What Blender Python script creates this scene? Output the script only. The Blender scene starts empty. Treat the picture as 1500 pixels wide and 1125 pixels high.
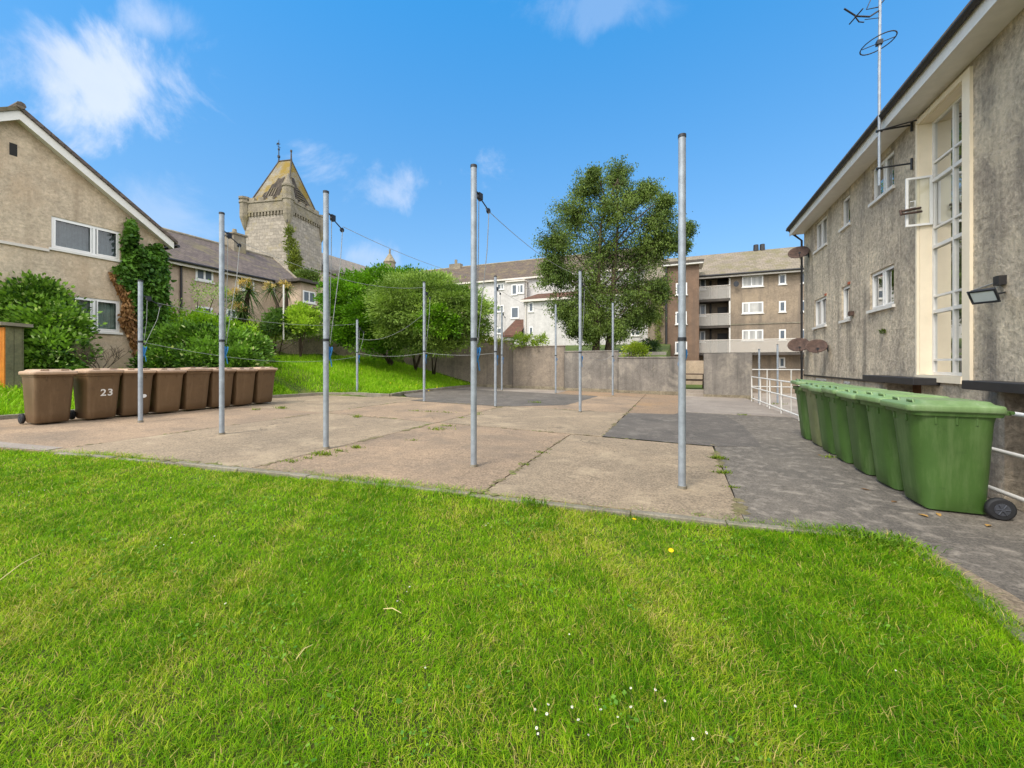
import bpy, math, random
import numpy as np
from mathutils import Vector, noise as mnoise
random.seed(7); RNG = np.random.default_rng(7)
SC = bpy.context.scene
COL = SC.collection
# ------------------------------------------------------------------ survey of the photograph: camera and back-projection on real planes
F, HOR, CZ = 590.0, 533.0, 1.42
TH = math.atan((992-750)/F); CT, ST = math.cos(TH), math.sin(TH)
def at(px, py, Z):
    X = (px-750)/F*Z
    return Vector((-ST*Z+CT*X, CT*Z+ST*X, CZ-(py-HOR)/F*Z))
def onx(px, py, x0):
    d = at(px, py, 1.0); return at(px, py, x0/d.x)
def ony(px, py, y0):
    d = at(px, py, 1.0); return at(px, py, y0/d.y)
def pad_z(x, y):
    return max(0.0, min(.24, .018*(2-x)))
def onground(px, py):
    z = .05
    for i in range(15):
        Z = F*(CZ-z)/(py-HOR); P = at(px, py, Z); z = pad_z(P.x, P.y)
    return P
def lin(r, g, b, k=1.0):
    f = lambda c: (c/255/12.92 if c <= 10 else ((c/255+.055)/1.055)**2.4)*k
    return (f(r), f(g), f(b), 1.0)
# ------------------------------------------------------------------ scene graph helpers
def tag(o, label=None, cat=None, group=None, kind=None):
    if label: o['label'] = label
    if cat: o['category'] = cat
    if group: o['group'] = group
    if kind: o['kind'] = kind
    return o
def thing(name, label, cat, loc=(0, 0, 0), group=None):
    o = bpy.data.objects.new(name, None); COL.objects.link(o)
    o.location = loc; o.empty_display_size = .2
    return tag(o, label, cat, group)
def root_of(o):
    while o.parent: o = o.parent
    return o
def kids(o): return [c for c in COL.objects if c.parent == o]
def copy_tree(o, parent=None):
    c = o.copy(); COL.objects.link(c); c.parent = parent
    for ch in kids(o): copy_tree(ch, c)
    return c
def link(name, me, mat, parent=None):
    o = bpy.data.objects.new(name, me); COL.objects.link(o)
    if mat is not None:
        for m in (mat if isinstance(mat, (list, tuple)) else [mat]): me.materials.append(m)
    if parent is not None:
        o.parent = parent
    return o
class MB:
    def __init__(s): s.v = []; s.f = []; s.sm = []; s.mi = []
    def add(s, vs, fs, smooth=False, mi=0):
        b = len(s.v); s.v += [tuple(v) for v in vs]
        for f in fs: s.f.append(tuple(i+b for i in f)); s.sm.append(smooth); s.mi.append(mi)
        return s
    def quad(s, a, b, c, d, mi=0): return s.add([a, b, c, d], [(0, 1, 2, 3)], False, mi)
    def box(s, x0, x1, y0, y1, z0, z1, mi=0):
        return s.add([(x0,y0,z0),(x1,y0,z0),(x1,y1,z0),(x0,y1,z0),(x0,y0,z1),(x1,y0,z1),(x1,y1,z1),(x0,y1,z1)],
                     [(0,3,2,1),(4,5,6,7),(0,1,5,4),(1,2,6,5),(2,3,7,6),(3,0,4,7)], False, mi)
    def obox(s, W, a0, a1, b0, b1, z0, z1, mi=0):
        P = [W(a, b, z) for z in (z0, z1) for a, b in ((a0,b0),(a1,b0),(a1,b1),(a0,b1))]
        return s.add(P, [(0,3,2,1),(4,5,6,7),(0,1,5,4),(1,2,6,5),(2,3,7,6),(3,0,4,7)], False, mi)
    def tube(s, pts, r, n=10, cap=True, mi=0, smooth=True):
        pts = [Vector(p) for p in pts]; rs = r if isinstance(r, (list, tuple)) else [r]*len(pts)
        vs = []; up0 = None
        for i, p in enumerate(pts):
            d = (pts[min(i+1, len(pts)-1)]-pts[max(i-1, 0)])
            if d.length < 1e-9: d = Vector((0, 0, 1))
            d.normalize()
            if up0 is None:
                up0 = Vector((0, 0, 1)) if abs(d.z) < .9 else Vector((1, 0, 0))
            u = d.cross(up0); u.normalize(); w = u.cross(d); w.normalize(); up0 = w
            for k in range(n):
                a = 2*math.pi*k/n; vs.append(p+(u*math.cos(a)+w*math.sin(a))*rs[i])
        fs = [(i*n+k, i*n+(k+1) % n, (i+1)*n+(k+1) % n, (i+1)*n+k) for i in range(len(pts)-1) for k in range(n)]
        s.add(vs, fs, smooth, mi)
        if cap:
            m = len(pts)-1
            s.add(vs[:n], [tuple(range(n))], False, mi); s.add(vs[m*n:], [tuple(reversed(range(n)))], False, mi)
        return s
    def loft(s, rings, cap0=True, cap1=True, smooth=True, mi=0):
        n = len(rings[0]); vs = [p for r in rings for p in r]
        fs = [(i*n+k, i*n+(k+1) % n, (i+1)*n+(k+1) % n, (i+1)*n+k) for i in range(len(rings)-1) for k in range(n)]
        s.add(vs, fs, smooth, mi)
        if cap0: s.add(rings[0], [tuple(reversed(range(n)))], False, mi)
        if cap1: s.add(rings[-1], [tuple(range(n))], False, mi)
        return s
    def mesh(s, name, off=None):
        me = bpy.data.meshes.new(name)
        v = s.v if off is None else [(a-off[0], b-off[1], c-off[2]) for a, b, c in s.v]
        me.from_pydata(v, [], s.f); me.polygons.foreach_set('use_smooth', s.sm); me.polygons.foreach_set('material_index', s.mi)
        me.update(); return me
    def build(s, name, mat, parent=None):
        off = root_of(parent).location if parent is not None else None
        return link(name, s.mesh(name, off), mat, parent)
def bevel(o, w=.006, seg=2, ang=40):
    m = o.modifiers.new('bevel', 'BEVEL'); m.width = w; m.segments = seg; m.limit_method = 'ANGLE'; m.angle_limit = math.radians(ang)
    m.harden_normals = False; return o
def mesh_np(name, V, Fc, color=None):
    V = np.asarray(V, np.float32).reshape(-1, 3); Fc = np.asarray(Fc, np.int32); k = Fc.shape[1]
    me = bpy.data.meshes.new(name)
    me.vertices.add(len(V)); me.vertices.foreach_set('co', V.ravel())
    me.loops.add(Fc.size); me.loops.foreach_set('vertex_index', Fc.ravel())
    me.polygons.add(len(Fc)); me.polygons.foreach_set('loop_start', np.arange(len(Fc), dtype=np.int32)*k)
    if color is not None:
        a = me.color_attributes.new('tint', 'FLOAT_COLOR', 'POINT')
        c4 = np.ones((len(V), 4), np.float32); c4[:, :3] = color; a.data.foreach_set('color', c4.ravel())
    me.update(calc_edges=True); me.validate(); return me
def wob(P, s=1.0, seed=0.0):
    "cheap smooth vector noise, about -1..1"
    x, y, z = P[:, 0]*s+seed, P[:, 1]*s+seed*1.7, P[:, 2]*s-seed*.6
    return (np.sin(1.9*x+1.3*np.sin(1.1*y+.7*z))+np.sin(2.3*y+1.1*np.sin(1.7*z+.5*x)+1)+np.sin(2.1*z+1.5*np.sin(1.3*x+.9*y)+2)
            + .6*np.sin(4.7*x+3.1*y+2.2*z)+.5*np.sin(5.3*y-4.1*x+3.3*z+.5))/3.2
# ------------------------------------------------------------------ materials
def new_mat(name):
    m = bpy.data.materials.new(name); m.use_nodes = True; nt = m.node_tree; nt.nodes.clear()
    out = nt.nodes.new('ShaderNodeOutputMaterial'); bs = nt.nodes.new('ShaderNodeBsdfPrincipled')
    nt.links.new(bs.outputs[0], out.inputs[0]); return m, nt, bs
def nd(nt, t, **kw):
    n = nt.nodes.new(t)
    for k, v in kw.items(): setattr(n, k, v)
    return n
def noise(nt, vec, scale, detail=6, rough=.6, dist=0.0):
    n = nd(nt, 'ShaderNodeTexNoise'); n.inputs['Scale'].default_value = scale; n.inputs['Detail'].default_value = detail
    n.inputs['Roughness'].default_value = rough; n.inputs['Distortion'].default_value = dist
    if vec is not None: nt.links.new(vec, n.inputs['Vector'])
    return n.outputs['Fac']
def ramp(nt, fac, a, b, ca=(0, 0, 0, 1), cb=(1, 1, 1, 1)):
    r = nd(nt, 'ShaderNodeValToRGB'); r.color_ramp.elements[0].position = a; r.color_ramp.elements[1].position = b
    r.color_ramp.elements[0].color = ca; r.color_ramp.elements[1].color = cb
    nt.links.new(fac, r.inputs[0]); return r.outputs[0]
def mix(nt, fac, a, b, mode='MIX'):
    m = nd(nt, 'ShaderNodeMix', data_type='RGBA', blend_type=mode)
    for s, v in ((m.inputs[0], fac), (m.inputs[6], a), (m.inputs[7], b)):
        if isinstance(v, (int, float)): s.default_value = v
        elif isinstance(v, tuple): s.default_value = v
        else: nt.links.new(v, s)
    return m.outputs[2]
def mapped(nt, sc, src='pos'):
    if src == 'pos':
        g = nd(nt, 'ShaderNodeNewGeometry').outputs['Position']
    else:
        g = nd(nt, 'ShaderNodeTexCoord').outputs['Object']
    mp = nd(nt, 'ShaderNodeMapping'); mp.inputs['Scale'].default_value = sc
    nt.links.new(g, mp.inputs['Vector']); return mp.outputs[0]
def bumpy(nt, bs, h, strength, dist=.01):
    b = nd(nt, 'ShaderNodeBump'); b.inputs['Strength'].default_value = strength; b.inputs['Distance'].default_value = dist
    nt.links.new(h, b.inputs['Height']); nt.links.new(b.outputs[0], bs.inputs['Normal'])
def surf(name, c1, c2, scale=1.5, rough=.85, fine=40, fine_amt=.35, bump=.4, bdist=.01, streak=None, sk=.5, srange=(.5, .72), blot=None, bk=.5, spec=.3, src='pos', bscale=None, brange=(.52, .68), crack=0.0):
    m, nt, bs = new_mat(name)
    p = mapped(nt, (1, 1, 1), src)
    c = mix(nt, ramp(nt, noise(nt, p, scale, 7, .62), .34, .66), c1, c2)
    fn = noise(nt, p, fine, 8, .72)
    c = mix(nt, .55, c, ramp(nt, noise(nt, p, fine*.22, 6, .75), .3, .7, (.62, .62, .62, 1), (1.3, 1.3, 1.3, 1)), 'MULTIPLY') if fine_amt else c
    c = mix(nt, fine_amt, c, ramp(nt, fn, .3, .7, (.35, .35, .35, 1), (1.45, 1.45, 1.45, 1)), 'MULTIPLY') if fine_amt else c
    if streak:
        st = noise(nt, mapped(nt, (2.2, 2.2, .16), src), 1.0, 5, .65)
        f = nd(nt, 'ShaderNodeMath', operation='MULTIPLY'); nt.links.new(ramp(nt, st, *srange), f.inputs[0]); f.inputs[1].default_value = sk
        c = mix(nt, f.outputs[0], c, streak)
    if blot:
        bl = noise(nt, p, bscale or scale*.6, 8, .7, .4)
        f = nd(nt, 'ShaderNodeMath', operation='MULTIPLY'); nt.links.new(ramp(nt, bl, *brange), f.inputs[0]); f.inputs[1].default_value = bk
        c = mix(nt, f.outputs[0], c, blot)
    if crack:
        dv = nd(nt, 'ShaderNodeVectorMath', operation='MULTIPLY_ADD'); nz = nd(nt, 'ShaderNodeTexNoise'); nz.inputs['Scale'].default_value = 1.1; nz.inputs['Detail'].default_value = 8; nt.links.new(p, nz.inputs[0])
        nt.links.new(nz.outputs['Color'], dv.inputs[0]); dv.inputs[1].default_value = (1.6, 1.6, 0); nt.links.new(p, dv.inputs[2])
        vo = nd(nt, 'ShaderNodeTexVoronoi', feature='DISTANCE_TO_EDGE'); vo.inputs['Scale'].default_value = .42; nt.links.new(dv.outputs[0], vo.inputs['Vector'])
        mk_ = nd(nt, 'ShaderNodeMath', operation='MULTIPLY'); nt.links.new(ramp(nt, vo.outputs['Distance'], .0, .006, (1, 1, 1, 1), (0, 0, 0, 1)), mk_.inputs[0]); nt.links.new(ramp(nt, noise(nt, p, .8, 5, .6), .48, .6), mk_.inputs[1])
        m2 = nd(nt, 'ShaderNodeMath', operation='MULTIPLY'); nt.links.new(mk_.outputs[0], m2.inputs[0]); m2.inputs[1].default_value = crack
        c = mix(nt, m2.outputs[0], c, tuple(x*.35 for x in c2[:3])+(1,))
    nt.links.new(c, bs.inputs['Base Color']); bs.inputs['Roughness'].default_value = rough
    bs.inputs['Specular IOR Level'].default_value = spec
    if bump: bumpy(nt, bs, fn, bump, bdist)
    return m
def plain(name, c, rough=.5, metal=0.0, spec=.5, var=.12, scale=6, src='pos', bump=0, scuff=None):
    m, nt, bs = new_mat(name)
    p = mapped(nt, (1, 1, 1), src); n = noise(nt, p, scale, 6, .65)
    lo = tuple(x*(1-var) for x in c[:3])+(1,); hi = tuple(min(1, x*(1+var)) for x in c[:3])+(1,)
    cc = ramp(nt, n, .3, .7, lo, hi)
    if scuff:
        oi = nd(nt, 'ShaderNodeObjectInfo')
        cc = mix(nt, 1.0, cc, ramp(nt, oi.outputs['Random'], 0, 1, (.82, .82, .82, 1), (1.14, 1.14, 1.12, 1)), 'MULTIPLY')
        s1 = nd(nt, 'ShaderNodeVectorMath', operation='ADD'); nt.links.new(mapped(nt, (6, 6, .7), 'obj'), s1.inputs[0]); nt.links.new(oi.outputs['Location'], s1.inputs[1])
        f = nd(nt, 'ShaderNodeMath', operation='MULTIPLY'); nt.links.new(ramp(nt, noise(nt, s1.outputs[0], 1.0, 8, .7), .5, .74), f.inputs[0]); f.inputs[1].default_value = .55
        cc = mix(nt, f.outputs[0], cc, scuff)
        s2 = nd(nt, 'ShaderNodeVectorMath', operation='ADD'); nt.links.new(mapped(nt, (3, 3, 3), 'obj'), s2.inputs[0]); nt.links.new(oi.outputs['Location'], s2.inputs[1])
        f = nd(nt, 'ShaderNodeMath', operation='MULTIPLY'); nt.links.new(ramp(nt, noise(nt, s2.outputs[0], 2.5, 9, .75), .55, .7), f.inputs[0]); f.inputs[1].default_value = .45
        cc = mix(nt, f.outputs[0], cc, tuple(x*.55 for x in c[:3])+(1,))
    nt.links.new(cc, bs.inputs['Base Color'])
    bs.inputs['Roughness'].default_value = rough; bs.inputs['Metallic'].default_value = metal; bs.inputs['Specular IOR Level'].default_value = spec
    if bump: bumpy(nt, bs, noise(nt, p, scale*12, 3, .6), bump, .003)
    return m
def leaf_mat(name, trans=.35, rough=.5, spec=.25):
    m, nt, bs = new_mat(name)
    a = nd(nt, 'ShaderNodeAttribute'); a.attribute_name = 'tint'
    nt.links.new(a.outputs['Color'], bs.inputs['Base Color']); bs.inputs['Roughness'].default_value = rough
    bs.inputs['Specular IOR Level'].default_value = spec
    tr = nd(nt, 'ShaderNodeBsdfTranslucent')
    nt.links.new(mix(nt, 1.0, a.outputs['Color'], (1.15, 1.25, .55, 1), 'MULTIPLY'), tr.inputs[0])
    ms = nd(nt, 'ShaderNodeMixShader'); ms.inputs[0].default_value = trans
    nt.links.new(bs.outputs[0], ms.inputs[1]); nt.links.new(tr.outputs[0], ms.inputs[2])
    out = [n for n in nt.nodes if n.type == 'OUTPUT_MATERIAL'][0]; nt.links.new(ms.outputs[0], out.inputs[0]); return m
def glass_mat(name, tint=(.8, .86, .86, 1), k=.75, rough=.02):
    m, nt, bs = new_mat(name)
    gl = nd(nt, 'ShaderNodeBsdfGlossy'); gl.inputs['Roughness'].default_value = rough
    tr = nd(nt, 'ShaderNodeBsdfTransparent'); tr.inputs[0].default_value = tint
    fr = nd(nt, 'ShaderNodeFresnel'); fr.inputs[0].default_value = 1.5
    mt = nd(nt, 'ShaderNodeMath', operation='MULTIPLY_ADD'); nt.links.new(fr.outputs[0], mt.inputs[0]); mt.inputs[1].default_value = k; mt.inputs[2].default_value = .06
    ms = nd(nt, 'ShaderNodeMixShader'); nt.links.new(mt.outputs[0], ms.inputs[0]); nt.links.new(tr.outputs[0], ms.inputs[1]); nt.links.new(gl.outputs[0], ms.inputs[2])
    out = [n for n in nt.nodes if n.type == 'OUTPUT_MATERIAL'][0]; nt.links.new(ms.outputs[0], out.inputs[0]); nt.nodes.remove(bs); return m
def roof_mat(name, c1, c2, moss, axis, row=.22, k=.5, brange=(.5, .66)):
    "slates: courses along the slope; axis is the horizontal direction the courses run in"
    m, nt, bs = new_mat(name)
    g = nd(nt, 'ShaderNodeNewGeometry').outputs['Position']; sx = nd(nt, 'ShaderNodeSeparateXYZ'); nt.links.new(g, sx.inputs[0])
    cb = nd(nt, 'ShaderNodeCombineXYZ'); nt.links.new(sx.outputs[0 if axis == 'x' else 1], cb.inputs[0]); nt.links.new(sx.outputs[2], cb.inputs[1])
    bt = nd(nt, 'ShaderNodeTexBrick'); nt.links.new(cb.outputs[0], bt.inputs['Vector'])
    bt.inputs['Scale'].default_value = 1.0; bt.inputs['Brick Width'].default_value = row*1.3; bt.inputs['Row Height'].default_value = row*.6
    bt.inputs['Mortar Size'].default_value = .012; bt.inputs['Color1'].default_value = c1; bt.inputs['Color2'].default_value = c2
    bt.inputs['Mortar'].default_value = tuple(x*.45 for x in c1[:3])+(1,)
    p = mapped(nt, (1, 1, 1)); n1 = noise(nt, p, 1.1, 7, .65)
    c = mix(nt, .55, bt.outputs[0], ramp(nt, noise(nt, p, 9, 5, .7), .3, .7, (.55, .55, .55, 1), (1.3, 1.3, 1.3, 1)), 'MULTIPLY')
    f = nd(nt, 'ShaderNodeMath', operation='MULTIPLY'); nt.links.new(ramp(nt, n1, *brange), f.inputs[0]); f.inputs[1].default_value = k
    c = mix(nt, f.outputs[0], c, moss)
    nt.links.new(c, bs.inputs['Base Color']); bs.inputs['Roughness'].default_value = .9; bs.inputs['Specular IOR Level'].default_value = .2
    bumpy(nt, bs, bt.outputs['Fac'], -.4, .02); return m
def stone_mat(name, c1, c2, mortar, axis, bw=.45, rh=.24, lichen=None):
    m, nt, bs = new_mat(name)
    tc = nd(nt, 'ShaderNodeTexCoord').outputs['Object']; sx = nd(nt, 'ShaderNodeSeparateXYZ'); nt.links.new(tc, sx.inputs[0])
    cb = nd(nt, 'ShaderNodeCombineXYZ')
    ad = nd(nt, 'ShaderNodeMath', operation='ADD'); nt.links.new(sx.outputs[0], ad.inputs[0]); nt.links.new(sx.outputs[1], ad.inputs[1])
    nt.links.new(ad.outputs[0], cb.inputs[0]); nt.links.new(sx.outputs[2], cb.inputs[1])
    ds = nd(nt, 'ShaderNodeVectorMath', operation='MULTIPLY_ADD')
    ns = nd(nt, 'ShaderNodeTexNoise'); ns.inputs['Scale'].default_value = 2.0; nt.links.new(tc, ns.inputs[0])
    nt.links.new(ns.outputs['Color'], ds.inputs[0]); ds.inputs[1].default_value = (.25, .18, 0); nt.links.new(cb.outputs[0], ds.inputs[2])
    bt = nd(nt, 'ShaderNodeTexBrick'); nt.links.new(ds.outputs[0], bt.inputs['Vector']); bt.inputs['Scale'].default_value = 1.0
    bt.inputs['Brick Width'].default_value = bw; bt.inputs['Row Height'].default_value = rh; bt.inputs['Mortar Size'].default_value = .03; bt.inputs['Mortar Smooth'].default_value = .4
    bt.inputs['Color1'].default_value = c1; bt.inputs['Color2'].default_value = c2; bt.inputs['Mortar'].default_value = mortar
    c = mix(nt, .8, bt.outputs[0], ramp(nt, noise(nt, tc, 3.2, 7, .7), .3, .7, (.6, .6, .6, 1), (1.35, 1.33, 1.28, 1)), 'MULTIPLY')
    if lichen:
        c = mix(nt, ramp(nt, noise(nt, tc, .7, 8, .7), .55, .68), c, lichen)
    nt.links.new(c, bs.inputs['Base Color']); bs.inputs['Roughness'].default_value = .92; bs.inputs['Specular IOR Level'].default_value = .2
    bumpy(nt, bs, bt.outputs['Fac'], -.5, .03); return m
# ------------------------------------------------------------------ palette
M = {}
M['soil'] = surf('soil', lin(88, 104, 40), lin(70, 84, 34), 1.2, .95, 30, .5, .6, .02, blot=lin(120, 112, 66), bk=.6)
M['lawn'] = surf('lawn_base', lin(58, 74, 18), lin(88, 90, 40), 1.6, .95, 60, .7, .8, .02, blot=lin(122, 118, 54), bk=.5)
M['concrete'] = surf('exposed_aggregate_concrete', lin(173, 147, 119), lin(147, 127, 105), .55, .9, 48, 1.0, .9, .012, blot=lin(118, 105, 90), bk=.7, bscale=1.1, brange=(.46, .7), crack=.7)
M['concrete2'] = surf('worn_aggregate_concrete', lin(164, 144, 118), lin(140, 124, 103), .7, .9, 44, 1.0, .9, .012, blot=lin(186, 166, 136), bk=.55, bscale=1.6, crack=.8)
M['ochre'] = surf('ochre_stained_concrete', lin(158, 132, 104), lin(138, 118, 98), .8, .9, 48, .9, .6, .008, blot=lin(164, 128, 86), bk=.6)
M['tarmac'] = surf('worn_tarmac', lin(124, 115, 103), lin(102, 95, 86), .7, .92, 60, 1.0, .7, .009, blot=lin(168, 156, 140), bk=.7, bscale=6, brange=(.5, .7), crack=.6)
M['tarmac_dark'] = surf('dark_tarmac_patch', lin(112, 104, 95), lin(94, 88, 81), .9, .9, 65, .9, .5, .007, blot=lin(136, 128, 116), bk=.6, bscale=3)
M['pale'] = surf('pale_screed', lin(158, 146, 133), lin(136, 125, 114), .7, .9, 70, .45, .3, .004, blot=lin(170, 160, 146), bk=.5)
M['kerb'] = surf('kerb_stone', lin(146, 138, 122), lin(120, 112, 96), 2.5, .9, 60, .5, .4, .006, blot=lin(96, 100, 62), bk=.6)
M['render_wall'] = surf('weathered_render', lin(150, 142, 132), lin(122, 116, 109), .9, .92, 26, .5, .5, .01, streak=lin(86, 83, 80), sk=.75, blot=lin(178, 168, 152), bk=.6, bscale=1.2, crack=.5)
M['render_wall_brown'] = surf('brown_render', lin(154, 140, 124), lin(130, 119, 107), .9, .92, 26, .5, .5, .01, streak=lin(92, 86, 80), sk=.75, blot=lin(174, 158, 138), bk=.5, crack=.5)
M['stone_low'] = surf('lichened_stone_wall', lin(158, 146, 124), lin(126, 116, 98), 2.2, .95, 14, .7, .8, .03, blot=lin(160, 150, 120), bk=.5, bscale=3)
M['galv'] = plain('galvanised_steel', lin(150, 157, 164), .5, .3, .5, .22, 9, src='obj')
M['dark_metal'] = plain('dark_metal', lin(48, 50, 54), .5, .3)
M['blue_rope'] = plain('blue_rope', lin(54, 128, 186), .8)
M['grey_rope'] = plain('grey_rope', lin(150, 152, 150), .85)
M['white_paint'] = plain('white_paint', lin(216, 212, 204), .45, 0, .5, .06)
M['white_upvc'] = plain('white_upvc', lin(228, 226, 222), .3, 0, .5, .03)
M['cream'] = plain('cream_paint', lin(232, 217, 190), .5, 0, .4, .05, 3)
M['rubber'] = plain('black_rubber', lin(30, 30, 32), .7)
M['hub'] = plain('dark_hub_plastic', lin(62, 64, 70), .45)
M['bin_green'] = plain('green_bin_plastic', lin(64, 93, 39), .5, 0, .4, .14, 2.2, src='obj', bump=.06, scuff=lin(112, 130, 84))
M['bin_green_dull'] = plain('weathered_green_bin_plastic', lin(104, 110, 72), .55, 0, .4, .16, 3.2, src='obj', bump=.06, scuff=lin(150, 150, 120))
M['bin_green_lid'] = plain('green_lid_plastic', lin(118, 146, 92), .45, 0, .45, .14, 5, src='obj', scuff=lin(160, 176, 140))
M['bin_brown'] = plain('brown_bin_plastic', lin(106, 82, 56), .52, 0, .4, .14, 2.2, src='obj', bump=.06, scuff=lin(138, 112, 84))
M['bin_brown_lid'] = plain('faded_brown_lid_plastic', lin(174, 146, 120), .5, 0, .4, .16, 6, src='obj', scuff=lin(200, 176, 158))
M['rust'] = surf('rust', lin(98, 78, 68), lin(72, 58, 52), 8, .85, 40, .4, .4, .004)
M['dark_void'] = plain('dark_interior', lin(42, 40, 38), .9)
M['glass'] = glass_mat('window_glass', (.62, .7, .68, 1), .7)
M['glass_dark'] = plain('dark_window_glass', lin(96, 104, 112), .12, 0, .35, .3, 1.2)
M['pane_reflection'] = surf('grey_pane_reflection', lin(150, 154, 162), lin(120, 124, 132), .9, .8, 12, .2, 0)  # grey-blue sky reflection put into the colour of a sheet behind the panes
M['clear_glass'] = glass_mat('clear_glass', (.92, .95, .94, 1), .25)
M['drape'] = surf('pale_curtained_glass', lin(198, 195, 188), lin(176, 174, 168), 1.2, .2, 30, 0, 0, streak=lin(140, 140, 138), sk=.8, srange=(.46, .6), spec=.4)
M['curtain_or_reflection'] = surf('net_curtain', lin(206, 212, 204), lin(168, 178, 172), 2, .9, 20, .2, 0)
M['timber_dark'] = surf('dark_weathered_timber', lin(84, 62, 50), lin(60, 46, 40), 1.5, .8, 22, .5, .3, .004)
M['timber'] = surf('brown_timber', lin(104, 70, 42), lin(78, 52, 34), 1.5, .7, 22, .5, .3, .004)
# ------------------------------------------------------------------ terrain
RAIL = ((2.62, 17.6), (3.16, 2.5))
def rail_x(y): return RAIL[0][0]+(y-RAIL[0][1])*(RAIL[1][0]-RAIL[0][0])/(RAIL[1][1]-RAIL[0][1])
def kerb_x(y):
    if y < 11.2: return -13.2
    if y > 12.2: return -10.15
    return -13.2+3.05*(y-11.2)
WALL_Y = 19.2
DIAG = ((-14.6, 19.2), (-15.7, 17.9), (-17.0, 15.7), (-19.0, 13.8), (-19.7, 12.2))   # run of the stone garden wall
def diag_x(y):
    for (xa, ya), (xb, yb) in zip(DIAG, DIAG[1:]):
        if yb <= y <= ya: return xa+(xb-xa)*(ya-y)/(ya-yb)
    return -19.7 if y < 12.2 else -14.6
def terrain(x, y):
    if y < WALL_Y:
        if x > rail_x(y)+.06: return -1.0
        if x > kerb_x(y): return pad_z(x, y)-.05
        d = kerb_x(y)-x; top = .24+d*(.2+.06*max(0, min(1, (y-10)/8)))
        if y < 12.2: top = min(.24+d*.26, 1.1+.2*max(0, min(1, (y-9)/3)))
        top = min(top, 1.28+.55*max(0, min(1, (x+19)/3.4))+.004*d)
        if y > 12.2 and x < diag_x(y)-.1:
            return min(3.9, 2.3+.3*(diag_x(y)-x))
        if x < -18: top = max(top, min(3.6, top+.55*(-18-x)*max(0, min(1, (y-8.9)/.6))))
        return top
    if y < 19.3: return (0 if x < 2.85 else -1.0) if x > -10 else 1.6
    d = y-WALL_Y
    if x < -9: return min(4.5, 2.25+.05*d+.12*max(0, -15-x))
    if x < -.5: return min(3.4, 1.55+.09*d)
    if x < 1.6: return .15
    return -1.0
xs = sorted(set([-400, -250, -160, -110, -80, -60, -48, -40, -34, -30, -27, -25]+[round(-24+.5*i, 2) for i in range(62)]+[-.52, -.48, 1.58, 1.62, 7, 8, 10, 14, 20, 30, 50, 90, 160, 300, 450]))
ys = sorted(set([-300, -120, -60, -30, -15, -8, -5]+[round(-3+.5*i, 2) for i in range(60)]+[19.19, 19.27, 19.40, 28, 30, 33, 37, 42, 50, 60, 80, 110, 160, 260, 420]))
V = []; NX = len(xs)
rows = []
for y in ys:
    row = []
    for x in xs:
        # snap one column to the railing line so the drop beside the path is a clean edge
        row.append((x, y, terrain(x, y)))
    rows.append(row)
xr = [i for i, x in enumerate(xs) if 2.4 < x < 3.6]
for row in rows:
    y = row[0][1]
    if -6 < y < WALL_Y:
        rx = rail_x(y); js = [i for i in range(NX) if xs[i] <= rx]; j = js[-1]
        row[j] = (rx+.05, y, -.05); row[j+1] = (rx+.08, y, -1.0)
me = MB().add([p for r in rows for p in r], [(j*NX+i, j*NX+i+1, (j+1)*NX+i+1, (j+1)*NX+i) for j in range(len(ys)-1) for i in range(NX-1)], False).build('ground', M['soil'])
tag(me, 'rough earth and turf under and around the yard, rising towards the houses', kind='structure')
# ------------------------------------------------------------------ lawn, concrete drying area, tarmac path
EDGE = [(-13.4, 2.35), (-10.3, 2.45), (-9.3, 2.55), (-8.3, 2.75), (-7.38, 3.02), (-5.63, 3.30), (-4.2, 3.49), (-2.53, 3.70), (-1.03, 3.89), (.31, 4.03), (.76, 4.10), (1.35, 4.17), (1.74, 4.24)]
def edge_y(x):
    if x <= EDGE[0][0]: return EDGE[0][1]
    for (xa, ya), (xb, yb) in zip(EDGE, EDGE[1:]):
        if xa <= x <= xb: return ya+(yb-ya)*(x-xa)/(xb-xa)
    return EDGE[-1][1]
def sheet(mb, pts, dz, mi=0, skirt=0.0):
    vs = [(x, y, pad_z(x, y)+dz) for x, y in pts]; n = len(vs)
    mb.add(vs, [tuple(range(n))], False, mi)
    if skirt:
        lo = [(x, y, z-skirt) for x, y, z in vs]
        mb.add(vs+lo, [(i, n+i, n+(i+1) % n, (i+1) % n) for i in range(n)], False, mi)
def lawn_h(x, y):
    return pad_z(x, y)-.035+.02*math.sin(1.3*x+.6*y)*math.cos(.9*y)
LX = [-30, -24, -19, -16, -14, -13]+[round(-12+.4*i, 2) for i in range(35)]+[1.74]
LX = sorted(set(LX))
lv = []; lf = []; NR = 26
for x in LX:
    e = edge_y(x)-.02
    for j in range(NR):
        t = j/(NR-1); y = -7+(e+7)*t; lv.append((x, y, lawn_h(x, y)))
for i in range(len(LX)-1):
    for j in range(NR-1): a = i*NR+j; lf.append((a, a+NR, a+NR+1, a+1))
tag(MB().add(lv, lf, True).build('lawn', M['lawn']), 'mown green lawn in front of the concrete', kind='structure')
pad = MB(); G = .012
def clip_front(x0, x1, y1):
    xsb = sorted(set([x0, x1]+[p[0] for p in EDGE if x0 < p[0] < x1]))
    return [(x, edge_y(x)) for x in xsb]+[(x1, y1), (x0, y1)]
cols_ = [(-13.2, -8.3), (-8.29, -4.91), (-4.89, -1.9), (-1.88, .55)]
for k, (x0, x1) in enumerate(cols_):
    sheet(pad, clip_front(x0, x1, 7.62-.02*k), 0, k % 2, .14)
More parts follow.
